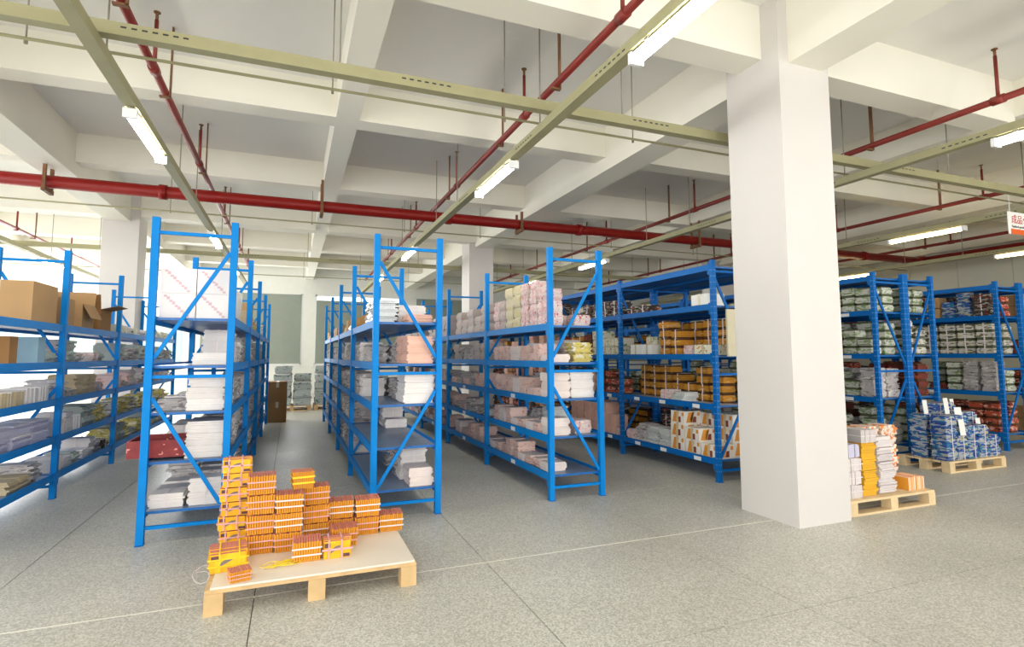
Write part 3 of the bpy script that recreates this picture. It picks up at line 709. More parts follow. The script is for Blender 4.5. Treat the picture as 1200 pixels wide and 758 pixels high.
def fill(row, bay, lv, spec, side, y_from=.06, gap=.020, depth_row=0, inset=.03, strap=True, xs=1.0):
    """spec: list of (kind, tiers) stacks set out along the shelf from its near end; side -1: flush with the left (x0) edge, +1 with x1"""
    X0, X1, Z = rows[row]; y = FR[bay] + .03 + y_from; z0 = shelf_z(row, lv); end = FR[bay+1] - .035
    part = {0: '', 1: 'rear '}[depth_row]
    key = (row, bay, lv, depth_row)
    for it in spec:
        k, n = it[0], it[1]; s = it[2] if len(it) > 2 else 1.0
        if k is None: y += n; continue
        K = KM[k]; d = K['d']*s
        if y + d > end: break
        idx = seen.get(key, 0); seen[key] = idx + 1
        yc = y + d/2; zz = z0
        lim = (Z[lv+1] - .06 - z0 if lv+1 < len(Z) else 1.2)
        for q in range(n):
            sz = rnd.uniform(.92, 1.05); h = K['h']*sz
            if zz + h > z0 + lim: break
            xj = rnd.uniform(-.008, .012)
            w_ = K['w']*xs
            x = (X0 + inset + w_/2 + xj) if side < 0 else (X1 - inset - w_/2 - xj)
            if depth_row == 1: x = x + (.285 if side < 0 else -.285)
            tier = 'bottom tier' if q == 0 else '%s tier' % ORD[q]
            lab = '%s, %s, %s%s stack, %s, %s, %s' % (K['desc'], tier, part, ORD[min(idx, 15)], (LV5[lv]), BAY[bay], rname[row])
            put(k, (x, yc, zz), rnd.uniform(-.014, .014), (xs, s, sz), lab, '%ss on the %s' % (K['desc'].split(',')[0], rname[row]), strap)
            zz += h + .0012
        y += d + gap + (.018 if k in ('greyp', 'greyc', 'film', 'yel') else 0) + rnd.uniform(0, .02)
def seq(*ks): return list(ks)
def rep(choices, count, tiers):
    return [(rnd.choice(choices), rnd.choice(tiers)) for _ in range(count)]

# ---- leftmost rack (faces right)
fill('L', 0, 0, [(None, 1.0), ('beige', 1), ('beige', 1), ('greyp', 2), ('lav', 2)], 1)
fill('L', 0, 1, [(None, .6), ('lav', 2), ('lav', 2), ('lav', 2)], 1)
fill('L', 0, 2, [(None, .7), ('standb', 1), ('standb', 1), ('stand', 1), ('stand', 1)], 1)
fill('L', 0, 3, [(None, 1.72), ('green', 1)], 1)
fill('L', 1, 0, [('stand', 1), ('white', 1), ('green', 1), (None, .1), ('white', 1), ('white', 2), ('greyc', 1), ('dark', 1)], 1)
fill('L', 1, 1, [('stand', 1), ('white', 2), ('stand', 1), ('green', 2), ('green', 2), ('yel', 2), ('yel', 2)], 1)
fill('L', 1, 2, [('greyp', 2), ('greyp', 1), ('beige', 2), ('beige', 2), ('beige', 2), ('bookg', 1)], 1)
fill('L', 1, 3, [('greyc', 2), ('green', 2), ('greyp', 1), ('pinkw', 1), ('redw', 1), ('green', 1)], 1)
for b in (2, 3):
    for lv in range(5):
        fill('L', b, lv, rep({0: ['yel', 'green', 'greyp'], 1: ['yel', 'yel', 'greyp'], 2: ['greyp', 'pink', 'bookg'], 3: ['green', 'greyp'], 4: ['white', 'cream']}[lv], 8, [2, 1, 2] if lv < 4 else [1]), 1, strap=False)

# ---- second rack (front end and right flank in view)
fill('A', 0, 0, [('white', 2), ('white', 1), ('greyp', 2), ('greyp', 2), ('white', 2), ('greyc', 2), ('greyp', 2)], 1, xs=.86)
fill('A', 0, 0, [('white', 1), ('greyp', 1), ('white', 1), ('greyc', 2), ('greyp', 1), ('white', 2)], -1, xs=.86)
fill('A', 0, 1, [('wide', 3), ('greyc', 2), ('greyp', 3), ('white', 2), ('greyp', 2)], 1, xs=.86)
fill('A', 0, 1, [(None, .55), ('white', 2), ('white', 2), ('greyp', 2)], -1, xs=.86)
fill('A', 0, 2, [('wide', 3), ('wide', 2), ('greyc', 2), ('greyp', 2), ('greyc', 2)], 1, xs=.86)
fill('A', 0, 2, [(None, .1), ('greyp', 1), ('white', 1), (None, .4), ('greyp', 1)], -1, xs=.86)
fill('A', 0, 3, [('wide', 1), ('white', 3), ('white', 2), ('greyp', 2), ('white', 3), ('greyp', 2)], 1, y_from=.16, xs=.86)
for b in (1, 2, 3):
    for lv in range(5):
        if lv == 4: fill('A', b, lv, rep(['bbox', 'yel', 'film', 'beige'], 5, [1, 1, 2]), 1, y_from=.3, strap=False)
        else: fill('A', b, lv, rep(['greyp', 'greyc', 'greyp', 'white'], 9, [2, 2, 3]), 1, strap=False)
# ---- third rack (left flank and front end in view)
fill('B', 0, 0, [('pinkw', 2), ('white', 3), ('greyc', 2), (None, .3), ('greyc', 2)], 1, y_from=.02, xs=.86)
fill('B', 0, 1, [(None, 1.3), ('white', 1), ('white', 2), ('greyp', 1)], 1, xs=.86)
fill('B', 0, 2, [('wide', 3), ('greyc', 2), ('greyp', 2), (None, .2), ('greyp', 2), ('white', 1)], 1, y_from=.02, xs=.86)
fill('B', 0, 3, [('salmon', 3), ('salmon', 3), ('greyc', 2), ('greyp', 2), ('greyp', 2)], 1, y_from=.02, xs=.86)
fill('B', 0, 4, [('salmon', 1), ('wide', 2), ('wide', 2), ('greyp', 2), ('greyc', 2)], 1, y_from=.1, xs=.86)
fill('B', 0, 4, [(None, .3), ('film', 2), ('film', 2), ('greyc', 1)], -1, xs=.86)
fill('B', 0, 3, [(None, 1.0), ('greyp', 2), ('white', 2), ('greyc', 2)], -1, xs=.86)
fill('B', 0, 2, [(None, 1.1), ('white', 2), ('greyc', 2), ('greyp', 2)], -1, xs=.86)
for b in (1, 2, 3):
    for lv in range(5):
        if lv == 4: fill('B', b, lv, rep(['bbox', 'beige', 'film', 'bbox'], 5, [1, 1]), -1, y_from=.32, strap=False)
        else: fill('B', b, lv, rep(['greyp', 'greyc', 'white', 'greyp'], 9, [2, 2, 1]), -1, strap=False)
# ---- fourth rack (left flank and front end in view)
fill('C', 0, 0, [('pinkw', 1, .7), ('pink', 1), ('pink', 1), ('pinkw', 1, .6), ('pink', 2), ('pink', 2), ('pink', 1), ('pink', 1), ('pinkw', 1, .6), ('pink', 2), ('pinkw', 1)], -1, y_from=.14, xs=.86)
fill('C', 0, 1, [('pinkw', 2, .8), ('pink', 1), ('pinkw', 1, .7), ('pink', 1), ('pinkw', 1, .8), ('pink', 2), ('pinkw', 2, .7), ('pink', 2), ('pink', 2)], -1, y_from=.05, xs=.86)
fill('C', 0, 1, [(None, .05), ('redw', 1), ('redw', 1), (None, .1), ('film', 2), ('greyp', 2), ('film', 1)], 1, xs=.86)
fill('C', 0, 2, [('pinkw', 3, .9), ('pink', 1), ('pink', 1), ('pink', 2), ('pinkw', 2, .7), ('pink', 2), ('pink', 2), ('pink', 2)], -1, y_from=.03, xs=.86)
fill('C', 0, 2, [('wide', 3, .8), ('film', 2), ('greyp', 2), ('film', 2), ('greyp', 2)], 1, xs=.86)
fill('C', 0, 3, [('pinkw', 1, .9), ('pink', 2), ('pink', 1), ('pink', 2), ('pinkw', 2), ('pink', 2), ('pink', 2), ('pink', 2)], -1, y_from=.03, xs=.86)
fill('C', 0, 3, [('yel', 2), ('bookg', 2), ('redw', 2), ('greyp', 2), ('film', 2)], 1, y_from=.08, xs=.86)
fill('C', 0, 4, [('redw', 3, 1.2), ('redw', 4), ('redw', 4), ('yelw', 4), ('yelw', 4), ('bookg', 3, .7), ('redw', 3), ('redw', 2)], -1, y_from=.14, xs=.86)
fill('C', 0, 4, [('redw', 1), ('redw', 1), ('redw', 1), ('bookg', 2)], 1, y_from=.12, xs=.86)
for b in (1, 2, 3):
    for lv in range(5):
        ks = {4: (['bookg'], [3, 3, 2]), 3: (['bookg', 'greyp'], [2]), 2: (['pink', 'greyp', 'pink'], [1, 2]), 1: (['pink', 'pink', 'greyp'], [1, 2]), 0: (['pink', 'pink', 'pinkw'], [1, 2])}[lv]
        fill('C', b, lv, rep(ks[0], 9, ks[1]), -1, strap=False)
# ---- rack left of the pillar
fill('D', 0, 0, [('fruit', 1), ('fruit', 2), ('fruit', 3), ('film', 2), ('film', 2), ('greyc', 2), ('redw', 1), ('pink', 1)], -1, y_from=.03, xs=.88)
fill('D', 0, 0, [('fruit', 3), ('fruit', 3), ('brown', 3), ('dark', 2), ('dark', 3), ('brown', 2), ('brown', 2)], -1, depth_row=1, xs=.88)
fill('D', 0, 1, [(None, .55), ('film', 1), ('redw', 1), (None, .8), ('redo', 3)], -1, xs=.88)
fill('D', 0, 1, [('brown', 3), ('brown', 4), ('brown', 2), ('brown', 3), ('brown', 4), ('brown', 4), ('brown', 4), ('dark', 2)], -1, depth_row=1, y_from=.2, xs=.88)
fill('D', 0, 2, [('cream', 1, 1.2), ('redw', 1, .9), ('brown', 3), ('brown', 4), (None, .12), ('wbox', 1, .9), ('wbox', 1, .9)], -1, y_from=.06, xs=.88)
fill('D', 0, 2, [('brown', 4), ('brown', 4), ('brown', 4), ('brown', 4), ('brown', 4), (None, .2), ('cream', 2), ('cream', 2)], -1, depth_row=1, xs=.88)
fill('D', 0, 3, [('wbox', 1), (None, .9), ('dark', 1), ('dark', 1)], -1, y_from=.1, xs=.88)
fill('D', 1, 0, [('pink', 1), ('pinkb', 2), ('pinkb', 3), ('pinkb', 3), ('pinkb', 3), ('pinkb', 3), ('pinkb', 3)], -1)
fill('D', 1, 1, [('redo', 2), ('redo', 3), ('mred', 3), ('pinkb', 2), ('redo', 2), ('redo', 3), ('dark', 3)], -1)
fill('D', 1, 2, [('cream', 2), ('cream', 2), ('cream', 3), ('mred', 3), ('brown', 3), ('brown', 3)], -1)
fill('D', 1, 3, rep(['dark', 'dark', 'band'], 7, [2, 2]), -1)
for b in (2, 3):
    for lv in range(4): fill('D', b, lv, rep(['brown', 'redo', 'dark', 'pinkb'], 7, [2, 3]), -1, strap=False)
for b in (0, 1):
    for lv in range(3): fill('H', b, lv, rep([['brown', 'dark'], ['grnw', 'brown'], ['brown', 'grnw'], ['dark', 'greyp']][lv], 7, [2, 3, 3]), -1, strap=False)
# ---- racks right of the pillar
fill('E', 0, 3, rep(['grnw'], 8, [3]), -1, xs=.86)
fill('E', 0, 2, [('grnw', 2), ('grnw', 3), ('brown', 2), ('grnw', 3), ('brown', 2), ('grnw', 3), ('grnw', 3), ('grnw', 3)], -1, xs=.86)
fill('E', 0, 1, [('greyp', 4), ('grnw', 2), ('grnw', 3), ('wbox', 1), ('grnw', 3), ('grnw', 3), ('grnw', 3)], -1, xs=.86)
fill('E', 0, 0, [('grnw', 3), ('brown', 2), ('grnw', 3), ('grnw', 3), ('grnw', 3)], -1, xs=.86)
for lv, ks in enumerate((['grnw', 'greyp'], ['grnw', 'greyp'], ['grnw'], ['grnw'])):
    fill('E', 0, lv, rep(ks, 8, [3, 4]), -1, depth_row=1, strap=False, xs=.86)
    fill('F', 0, lv, rep([['mred', 'grnw'], ['mred', 'redo'], ['band'], ['white', 'grnw']][lv], 8, [3, 4]), -1, strap=False, xs=.86)
    fill('F', 0, lv, rep([['mred', 'grnw'], ['mred', 'redo'], ['band'], ['white', 'grnw']][lv], 8, [3, 4]), -1, depth_row=1, strap=False, xs=.86)
    fill('E', 1, lv, rep(ks, 8, [3, 4]), -1, strap=False, xs=.86)
fill('G', 0, 3, [('dark', 3), ('blue', 3), ('blue', 3), ('bbox', 2, .7), ('dark', 3), ('dark', 3), ('redo', 3)], -1, xs=.86)
fill('G', 0, 2, rep(['band'], 8, [4]), -1, xs=.86)
fill('G', 0, 1, [('greyp', 5), ('greyp', 5), ('grnw', 4), ('mred', 1), ('grnw', 1), ('mred', 4), ('mred', 4)], -1, xs=.86)
fill('G', 0, 0, [('redo', 4), ('redo', 4), ('dark', 2), ('mred', 3), ('dark', 2), ('mred', 3)], -1, xs=.86)
for lv, ks in enumerate((['redo'], ['grnw'], ['band'], ['redo', 'dark'])):
    fill('G', 0, lv, rep(ks, 5, [3, 4]), -1, depth_row=1, strap=False, xs=.86)
    fill('G', 1, lv, rep(['mred', 'band', 'dark'], 6, [3]), -1, strap=False, xs=.86)
    fill('K', 0, lv, rep(['redo', 'dark', 'bbox'], 4, [2, 3]), -1, strap=False, xs=.86)

# ------------------------------------------------------------------ cartons and odd goods on the racks
def carton(w, d, h, loc, rz, lab, m=M_CARTON, open_flaps=None, text=None, name='brown_carton', stripes=False):
    t = thing(name, lab, 'box', loc, rz)
    if open_flaps:
        mb = MB(); e = .006
        mb.box((-w/2, -d/2, 0), (w/2, d/2, e)); mb.box((-w/2, -d/2, e), (w/2, -d/2+e, h)); mb.box((-w/2, d/2-e, e), (w/2, d/2, h))
        mb.box((-w/2, -d/2+e, e), (-w/2+e, d/2-e, h)); mb.box((w/2-e, -d/2+e, e), (w/2, d/2-e, h))
        mb.build('body', m, t)
        for sx, sy, ang in open_flaps:
            f = MB()
            if sx:
                ln = w*.42; p = Vector((sx*w/2, 0, h)); q = p + Vector((sx*math.cos(ang), 0, math.sin(ang)))*ln
                f.hexa([(p.x, -d/2, p.z), (q.x, -d/2, q.z), (q.x, d/2, q.z), (p.x, d/2, p.z), (p.x, -d/2, p.z+e), (q.x, -d/2, q.z+e), (q.x, d/2, q.z+e), (p.x, d/2, p.z+e)])
            else:
                ln = d*.42; p = Vector((0, sy*d/2, h)); q = p + Vector((0, sy*math.cos(ang), math.sin(ang)))*ln
                f.hexa([(-w/2, p.y, p.z), (w/2, p.y, p.z), (w/2, q.y, q.z), (-w/2, q.y, q.z), (-w/2, p.y, p.z+e), (w/2, p.y, p.z+e), (w/2, q.y, q.z+e), (-w/2, q.y, q.z+e)])
            f.build('flap', m, t)
    else:
        MB().box((-w/2, -d/2, 0), (w/2, d/2, h)).build('body', m, t)
        MB().box((-.03, -d/2-.001, h*.72), (.03, d/2+.001, h+.001)).build('tape', M_TAPE, t)
    if text: lettering(text, .05, M_INK, t, (-w/2+.04, -d/2-.002, h*.42), (math.pi/2, 0, 0))
    return t
zL = shelf_z('L', 4)
carton(.56, .60, .40, (-2.60, 6.62+.30-.02, zL), 0, 'large brown carton with red lettering on top of leftmost rack', text='塑料制品')
carton(.50, .42, .33, (-2.62, 7.69, zL), .03, 'second brown carton on leftmost rack top, partly behind blue post', m=M_CARTON)
carton(.46, .44, .31, (-2.60, 8.36, zL), 0, 'open brown carton on leftmost rack top beside the pillar', open_flaps=[(1, 0, -1.1), (-1, 0, .9), (0, 1, 1.3)], m=M_CARTON)
carton(.46, .46, .29, (-2.58, 9.0, zL), 0, 'open brown carton with raised flaps, farthest on leftmost rack top', open_flaps=[(1, 0, .25), (-1, 0, 1.2), (0, -1, 1.35)], m=M_CARTON2)
carton(.3, .16, .26, (-2.52, 6.42, shelf_z('L', 3)), 0, 'orange-brown upright carton on fourth shelf of leftmost rack', m=M_CARTON2)
o = tag(bx((-.13, -.09, 0), (.13, .09, .27)).box((-.135, -.095, .0), (-.13, .095, .27)).build('box_file', mat('pale_blue_board', (150, 184, 200), .6), None, loc=(-2.48, 6.98, shelf_z('L', 3))), 'pale blue upright box file on fourth shelf of leftmost rack', 'box file')

# white boxes with pink print on the second rack's top deck
P_WB = mat('white_box_card', (246, 240, 236), .6, var=.01)
M_PNK = mat('print_pink', (230, 192, 196), .6)
def printed_box(w, d, h, loc, lab):
    t = thing('white_printed_box', lab, 'box', loc, 0, 'white boxes on second rack top')
    MB().box((-w/2, -d/2, 0), (w/2, d/2, h)).build('body', P_WB, t)
    mb = MB(); r = random.Random(hash(lab) % 99)
    for k in range(9):
        f = (k+.5)/9; x = -w/2 + w*(.12 + .7*f); z = h*(.95 - .9*f)
        mb.box((x-.012, -d/2-.0012, z-.012), (x+.012, -d/2, z+.006+.008*(k % 2)))
    mb.build('print', M_PNK, t)
    MB().box((-w/2-.001, -.025, h*.8), (w/2+.001, .025, h+.001)).build('tape', M_TAPE, t)
zA = shelf_z('A', 4)
for i, x in enumerate((-.922, -.645)):
    for k in range(2):
        printed_box(.27, .38, .215, (x, Y0 + .33, zA + k*.2165), 'white box with pink dotted print, %s %s of the block on second rack top' % (['lower', 'upper'][k], ['left', 'right'][i]))
        
def blob(name, lab, cat, loc, s, m, seed, sub=2, group=None):
    """crumpled soft thing, flat bottomed"""
    r = random.Random(seed)
    import bmesh
    bm = bmesh.new(); bmesh.ops.create_icosphere(bm, subdivisions=sub, radius=1)
    for v in bm.verts:
        k = 1 + r.uniform(-.22, .18); v.co = Vector((v.co.x*k*s[0], v.co.y*k*s[1], max(-.55, v.co.z*k)*s[2] + .55*s[2]))
    me = bpy.data.meshes.new(name); bm.to_mesh(me); bm.free(); me.materials.append(m)
    return tag(link(name, me, None, loc, (0, 0, r.uniform(0, 3))), lab, cat, group)
M_YBAG = mat('yellow_plastic', (226, 200, 96), .35, var=.1, nscale=20)
M_BBAG = mat('brown_paper_bag', (190, 140, 76), .6, var=.12, nscale=14)
M_WBAG = mat('clear_plastic_bag', (216, 218, 214), .2, var=.08, nscale=20)
blob('plastic_bag', 'crumpled clear plastic film beside white boxes on second rack top', 'plastic bag', (-.60, Y0+.80, zA), (.12, .14, .26), M_WBAG, 3)
blob('plastic_bag', 'crumpled yellow plastic bag on top of second rack, far bay', 'plastic bag', (-.58, FR[2]+.18, zA), (.10, .09, .09), M_YBAG, 5)
blob('paper_sack', 'brown paper sack on top of third rack, second bay', 'sack', (.95, FR[1]+.12, shelf_z('B', 4)), (.16, .1, .15), M_BBAG, 8)
blob('plastic_bag', 'white plastic bag beside the brown sack on third rack top', 'plastic bag', (1.15, FR[1]+.13, shelf_z('B', 4)), (.06, .08, .07), M_WBAG, 9)
# red crate sticking out of the second rack
t = thing('red_crate', 'worn dark red open crate sticking out left of the second rack', 'crate', (-.99, Y0+.33, shelf_z('A', 1)+.019))
M_CR = mat('worn_red_paint', (140, 46, 48), .6, var=.2, nscale=18, spots=[((226, 150, 140), (20, 20, 34), .68)])
mb = MB().box((-.24, -.22, 0), (.17, .22, .01)); mb.build('bottom', M_CR, t)
for a, b in (((-.24, -.22), (.17, -.208)), ((-.24, .208), (.17, .22)), ((-.24, -.208), (-.228, .208)), ((.158, -.208), (.17, .208))):
    MB().box((a[0], a[1], .01), (b[0], b[1], .14)).build('side_board', M_CR, t)
# tall cream board beside the pillar
tag(MB().box((-.11, -.014, 0), (.11, .014, .57)).box((-.11, -.016, 0), (.11, -.014, .02)).build('cream_board', mat('cream_board', (222, 214, 184), .6), None, loc=(5.0, Y0-.045, 1.48)), 'tall cream board fixed across the end of the rack left of pillar', 'board')
# black case low on the rack left of pillar

# ------------------------------------------------------------------ pallets
def pallet(loc, w, d, lab, m=M_WOOD, h=.135, bottom=True):
    t = thing('wooden_pallet', lab, 'pallet', loc)
    bh = h - .022 - (.018 if bottom else 0); b0 = .018 if bottom else 0
    for y in (0, d/2-.05, d-.1):
        for x in (0, w/2-.05, w-.1):
            MB().box((x, y, b0), (x+.1 if w > .9 else x+.09, y+.1, b0+bh)).build('block', m, t)
        if bottom: MB().box((0, y, 0), (w, y+.1, .018)).build('bottom_board', m, t)
    n = 6; bw = d/n
    for k in range(n):
        MB().box((0, k*bw+.006, h-.022), (w, (k+1)*bw-.006, h)).build('deck_board', m, t)
    return t
PX, PY = -.43, 3.745
pallet((PX, PY, 0), 1.235, 1.0, 'wooden pallet under a white board in the foreground', h=.145, bottom=False)
tag(bx((PX+.03, PY+.005, .1462), (PX+1.225, PY+.995, .158)).build('white_board', M_BOARD), 'white board laid over the foreground pallet', 'board')
ZB = .1592

# orange bundles on the foreground pallet
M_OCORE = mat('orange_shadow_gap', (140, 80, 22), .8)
def ob_mesh(seed, wx=.172, dy=.17, h=.128, n=11):
    r = random.Random(seed); mb = MB()
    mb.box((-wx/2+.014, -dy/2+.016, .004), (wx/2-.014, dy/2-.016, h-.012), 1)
    t = wx/n
    for k in range(n):
        x0 = -wx/2 + k*t + t*.10; x1 = x0 + t*.78; fl = .05
        y0 = -dy/2 + r.uniform(-.004, .003); y1 = dy/2 + r.uniform(-.003, .004); hh = h - r.uniform(0, .007)
        P = [(x0*(1-fl), y0+.006, 0), (x1*(1-fl), y0+.006, 0), (x1*(1-fl), y1-.006, 0), (x0*(1-fl), y1-.006, 0), (x0*(1+fl), y0, hh), (x1*(1+fl), y0, hh), (x1*(1+fl), y1, hh), (x0*(1+fl), y1, hh)]
        mb.hexa(P, 0); mb.m[-5] = 2
    return mb.mesh('orange_bundle', [P_ORG, M_OCORE, P_ORGTOP])
ob = [ob_mesh(s) for s in range(5)]
ob_s = straps(.172, .17, .128, M_STRAPW, 2, 'h', wd=.009)
ob_p = straps(.172, .17, .128, M_STRAPP, 2, 'h', wd=.008)
ob_y = straps(.174, .17, .128, M_STRAPY, 2, 'h', wd=.013)
def orange(x, y, z, rz, lab, s=(1, 1, 1), st=None, tilt=0.0):
    o = link('orange_bundle', rnd.choice(ob), None, (x, y, z), (tilt, 0, rz), s)
    tag(o, lab, 'bundle', 'orange booklet bundles on the foreground pallet')
    link('strap', st or ob_s, o); return o
def ostack(x, y, n, nm, z=ZB, st=None):
    for k in range(n):
        orange(x + rnd.uniform(-.006, .006), y + rnd.uniform(-.01, .01), z + k*.1305, rnd.uniform(-.05, .05),
               'orange booklet bundle, %s of %s' % (['bottom', 'second', 'third', 'fourth', 'top'][k] if n > 1 else 'single tier', nm), st=st or rnd.choice([ob_s, ob_p]))
ostack(-.165, 4.33, 4, 'the tall stack beside the cover-fronted column')
ostack(.018, 4.31, 3, 'the third stack from left on the pallet')
ostack(.203, 4.46, 3, 'the stack under the yellow strapped bundle')
ostack(.386, 4.52, 2, 'the stack left of the paired right stacks')
ostack(.569, 4.48, 2, 'the second stack from the right pallet edge')
ostack(.752, 4.50, 1, 'the stack at the right pallet edge')
ostack(.135, 4.06, 1, 'the front row, left of a cover-fronted bundle')
ostack(.39, 4.26, 1, 'the second row behind the cover-fronted bundle')
orange(.10, 4.40, ZB+3*.1305, .12, 'small orange bundle with yellow straps on top of the middle stacks', (.82, .8, .95), ob_y)
# cover-fronted bundles
cover = [stack('cover_bundle', .19, .15, .098, 6, 'y', .002, s, [P_COVER, P_COVER, P_ORGTOP]) for s in (4, 5)]
cov_s = straps(.19, .15, .098, M_STRAPP, 1, 'h', wd=.009, vert=(-.055, .03))
cov_y = straps(.22, .24, .12, M_STRAPY, 2, 'h', wd=.008, vert=(-.05, .06))
M_MOT = mat('motif_grey', (128, 116, 110), .5); M_MOT2 = mat('motif_plum', (96, 60, 66), .5)
def motif_mesh(w, d, h):
    mb = MB(); y = -d/2-.0045; n = 8
    P = []
    for k in range(n+1):
        f = k/n; x = -w*.22 + w*.36*f; z = h*(.32 + .34*f**.6); t = h*.13*math.sin(math.pi*min(1, f*.85+.15))**.7
        P.append((x, z-t*.6, z+t))
    for (xa, a0, a1), (xb, b0, b1) in zip(P, P[1:]):
        mb.hexa([(xa, y-.001, a0), (xb, y-.001, b0), (xb, y, b0), (xa, y, a0), (xa, y-.001, a1), (xb, y-.001, b1), (xb, y, b1), (xa, y, a1)], 0)
    mb.box((-w*.44, y-.001, h*.62), (-w*.24, y, h*.86), 1); mb.box((w*.22, y-.001, h*.06), (w*.44, y, h*.24), 1)
    return mb.mesh('cover_print', [M_MOT, M_MOT2])
mot_s = motif_mesh(.19, .15, .098); mot_b = motif_mesh(.22, .24, .12)
for k in range(6):
    o = tag(link('orange_bundle', cover[k % 2], None, (-.352 + .002*k + rnd.uniform(-.006, .006), 4.61, ZB + k*.1), (0, 0, rnd.uniform(-.06, .06))),
            'orange cover-fronted bundle with pink straps, %s of leftmost column' % ['bottom', 'second', 'third', 'fourth', 'fifth', 'top'][k], 'bundle', 'cover-fronted orange bundles')
    link('strap', cov_s, o); link('cover_print', mot_s, o)
big = stack('cover_bundle', .22, .24, .12, 8, 'y', .003, 9, [P_COVER, P_COVER, P_ORGTOP])
o = tag(link('orange_bundle', big, None, (-.338, 4.105, ZB), (0, 0, .08)), 'large orange cover-fronted bundle in bright yellow straps at left pallet edge', 'bundle'); link('strap', cov_y, o); link('cover_print', mot_b, o)
o = tag(link('orange_bundle', cover[0], None, (.322, 4.05, ZB), (0, 0, -.02), (.95, 1, 1.2)), 'orange cover-fronted bundle in the front row of the pallet', 'bundle'); link('strap', cov_s, o); link('cover_print', mot_s, o)
o = tag(link('orange_bundle', ob[2], None, (-.255, 3.83, ZB), (0, 0, .25), (.68, .6, .5)), 'small low orange bundle near the front left of the pallet', 'bundle'); link('strap', ob_p, o)
# loose yellow strapping
def loop_curve(pts, r, m, name, lab, cat, parent=None):
    mb = MB()
    for a, b in zip(pts, pts[1:]): mb.cyl(a, b, r, 5)
    return tag(mb.build(name, m, parent), lab, cat)
r = random.Random(3)
pts = []
for k in range(46):
    a = k*.62; pts.append((-.06 + .10*math.cos(a)*(1-.006*k) + .002*k, 3.98 + .05*math.sin(a*1.13), ZB + .004 + .012*abs(math.sin(k*1.7))))
loop_curve(pts, .0025, M_STRAPY, 'loose_strapping', 'loose tangle of yellow strapping on the white board', 'strap')
pts = [(-.47 + .05*math.cos(k*.7), 3.98 + .12*math.sin(k*.45), .17 + .02*math.sin(k)-.0) for k in range(16)]
loop_curve(pts, .0012, M_STRAPW, 'loose_strapping', 'loose white strapping hanging at the left pallet edge', 'strap')

# ---- pallet right of the pillar
PX2, PY2 = 4.84, 3.74
pallet((PX2, PY2, 0), 1.21, .80, 'wooden pallet with yellow and grey stacks right of the pillar', M_WOOD2, .14)
Z2 = .1412
kind('pg', 'grey-white magazine bundle', .23, .24, .125, 9, 'x', .004, [P_COPY, P_GREY, P_COPY], straps(.23, .24, .125, M_STRAPW, 1, 'h', wd=.006))
kind('pgz', 'grey-white magazine bundle', .24, .24, .135, 9, 'z', .008, [P_COPY, P_GREY, P_COPY], None, 3, .006)
kind('py', 'yellow booklet bundle', .20, .2, .10, 6, 'z', .008, [P_YELP, P_YELP, P_YELP], None, 3)
kind('pm', 'maroon and silver upright bundle', .26, .22, .125, 7, 'x', .004, [P_LAV, P_MRED, P_LAV])
kind('po', 'orange and white striped bundle', .25, .2, .13, 9, 'x', .004, [P_ORGW, P_ORG, P_ORGW])
kind('pd', 'orange dotted packet', .26, .2, .10, 4, 'z', .006, [P_ORGD, P_ORGD, P_ORGD], straps(.26, .2, .10, M_STRAPW, 1, 'x', wd=.02))
T = ['bottom', 'second', 'third', 'fourth', 'fifth', 'sixth', 'seventh']
def col_(k, x, y, n, nm, dz, rzj=.06, z=Z2, jx=.006):
    for q in range(n):
        put(k, (x + rnd.uniform(-jx, jx), y + rnd.uniform(-jx, jx), z + q*(dz+.0012)), rnd.uniform(-rzj, rzj), (1, 1, 1), '%s, %s of the %s' % (KM[k]['desc'], T[q], nm), KM[k]['desc'] + 's on the pallet right of pillar')
col_('pg', 4.99, 3.92, 3, 'column touching the pillar', .125)
col_('py', 5.24, 3.92, 5, 'column in the pillar-side pallet', .10)
col_('pgz', 5.50, 3.95, 4, 'column right of the yellow booklets', .135)
put('pm', (4.99, 3.92, Z2 + 3*.1262), 0, (.9, 1, 1), 'maroon and silver bundle topping the column that touches the pillar')
put('pg', (5.24, 3.92, Z2 + 5*.1012), 0, (.92, .9, 1), 'grey upright bundle topping the yellow booklet column')
for i in range(4):
    col_('pd', 5.08 + .277*i, 4.185, 6, ['first', 'second', 'third', 'fourth'][i] + ' rear column on the pillar-side pallet', .10, .04)
put('po', (5.90, 3.92, Z2), .05, (1, 1, 1), 'orange and white striped bundle alone at the right pallet end')

# ---- pallet of blue bundles before the right racks
PX3, PY3 = 7.76, 4.60
pallet((PX3, PY3, 0), 1.17, .65, 'wooden pallet with blue and silver bundles before the right racks', M_WOOD2, .14)
for i in range(5):
    n = [4, 4, 3, 3, 2][i]
    for q in range(n):
        put('blue', (PX3 + .13 + .225*i, PY3 + .13, Z2 + q*.1412), rnd.uniform(-.03, .03), (.9, 1, 1), 'blue and silver printed bundle, %s tier of %s front column' % (T[q], ORD[i]), 'blue bundles on the right pallet')
    n = [4, 5, 5, 4, 4][i]
    for q in range(n):
        put('blue', (PX3 + .13 + .225*i, PY3 + .385, Z2 + q*.1412), rnd.uniform(-.03, .03), (.9, 1, 1), 'blue and silver printed bundle, %s tier of %s rear column' % (T[q], ORD[i]), 'blue bundles on the right pallet')
def note(x, y, z, w, h, rx, rz, lab):
    o = tag(MB().box((-w/2, -.001, 0), (w/2, .001, h)).box((-w/2, -.0014, h*.45), (w/2, -.001, h*.46)).build('paper_note', M_CARD, None, loc=(x, y, z)), lab, 'paper', 'white notes on the blue bundles')
    o.rotation_euler = (rx, 0, rz)
F3 = PY3 + .03 - .025
note(PX3+.30, F3-.01, .46, .11, .20, -.10, .0, 'white paper note hanging on the front of the blue bundles')
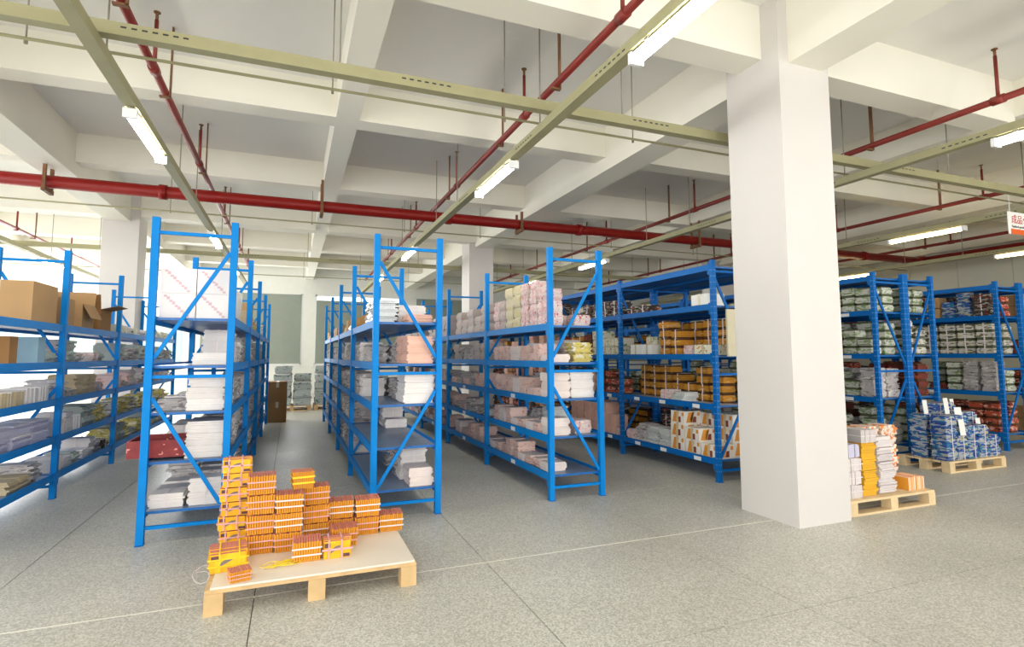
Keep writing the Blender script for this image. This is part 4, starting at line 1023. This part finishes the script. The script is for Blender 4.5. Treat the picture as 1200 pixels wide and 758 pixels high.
note(PX3+.36, PY3+.20, .708, .10, .21, -.1, .05, 'white paper note standing on the second blue column')
note(PX3+.60, PY3+.20, .568, .11, .22, -.1, -.2, 'tilted white paper note standing among the blue bundles')
note(PX3+1.02, PY3+.20, .4265, .10, .20, -.1, 0, 'white paper note at the right end of blue bundles')
note(PX3+.14, PY3+.33, .708, .09, .18, -.1, 0, 'white paper note at the left end of blue bundles')
note(PX3+.80, PY3+.385, .708, .08, .17, -.1, 0, 'small white paper note on the rear blue bundles')

# ---- far end of the aisle: cartons and wrapped pallets
carton(.40, .5, .46, (-.27, 13.95, 0), 0, 'lower brown carton at the far end of second rack', m=M_CARTON2)
carton(.40, .5, .45, (-.27, 13.95, .462), 0, 'upper brown carton at the far end of second rack', m=M_CARTON2)
M_PKG = pm_('far_packets', (196, 204, 202), (120, 130, 128), .5, [((90, 120, 110), (8, 8, 16), .64)])
kind('far', 'pale wrapped packet', .52, .4, .21, 5, 'z', .015, [M_PKG, P_GREY, M_PKG], None, 3)
for i, x0 in enumerate((-.45, .62, 1.72)):
    pallet((x0, 16.4, 0), 1.0, 1.0, ['left', 'middle', 'right'][i] + ' far pallet of pale packets before the end wall', M_WOOD, .14)
    for c in range(2):
        n = [4, 4, 3][i] - (c == 1 and i == 0)
        for rr in range(2):
            for q in range(n + rr):
                put('far', (x0 + .25 + .51*c, 16.62 + .45*rr, Z2 + q*.2112*1.02), rnd.uniform(-.05, .05), (.88, .92, 1), 'pale wrapped packet, %s tier, %s %s column, %s far pallet' % (T[q], ['front', 'rear'][rr], ['left', 'right'][c], ['left', 'middle', 'right'][i]), 'pale packets at the end of the aisle')

# ------------------------------------------------------------------ the small far bundles that are past counting: one object
if rest_parts:
    mb = MB(); mats = []
    for me, loc, rz, sc_ in rest_parts:
        base = len(mb.v); M = Matrix.Translation(loc) @ Matrix.Rotation(rz, 4, 'Z') @ Matrix.Diagonal((*sc_, 1))
        mb.v += [tuple(M @ v.co) for v in me.vertices]
        idx = []
        for m in me.materials:
            if m not in mats: mats.append(m)
            idx.append(mats.index(m))
        for p in me.polygons:
            mb.f.append(tuple(base + i for i in p.vertices)); mb.m.append(idx[p.material_index])
    tag(mb.build('far_bundles', mats), 'mass of small grey and white bundles deep in the far rack bays', 'bundles', kind='stuff')
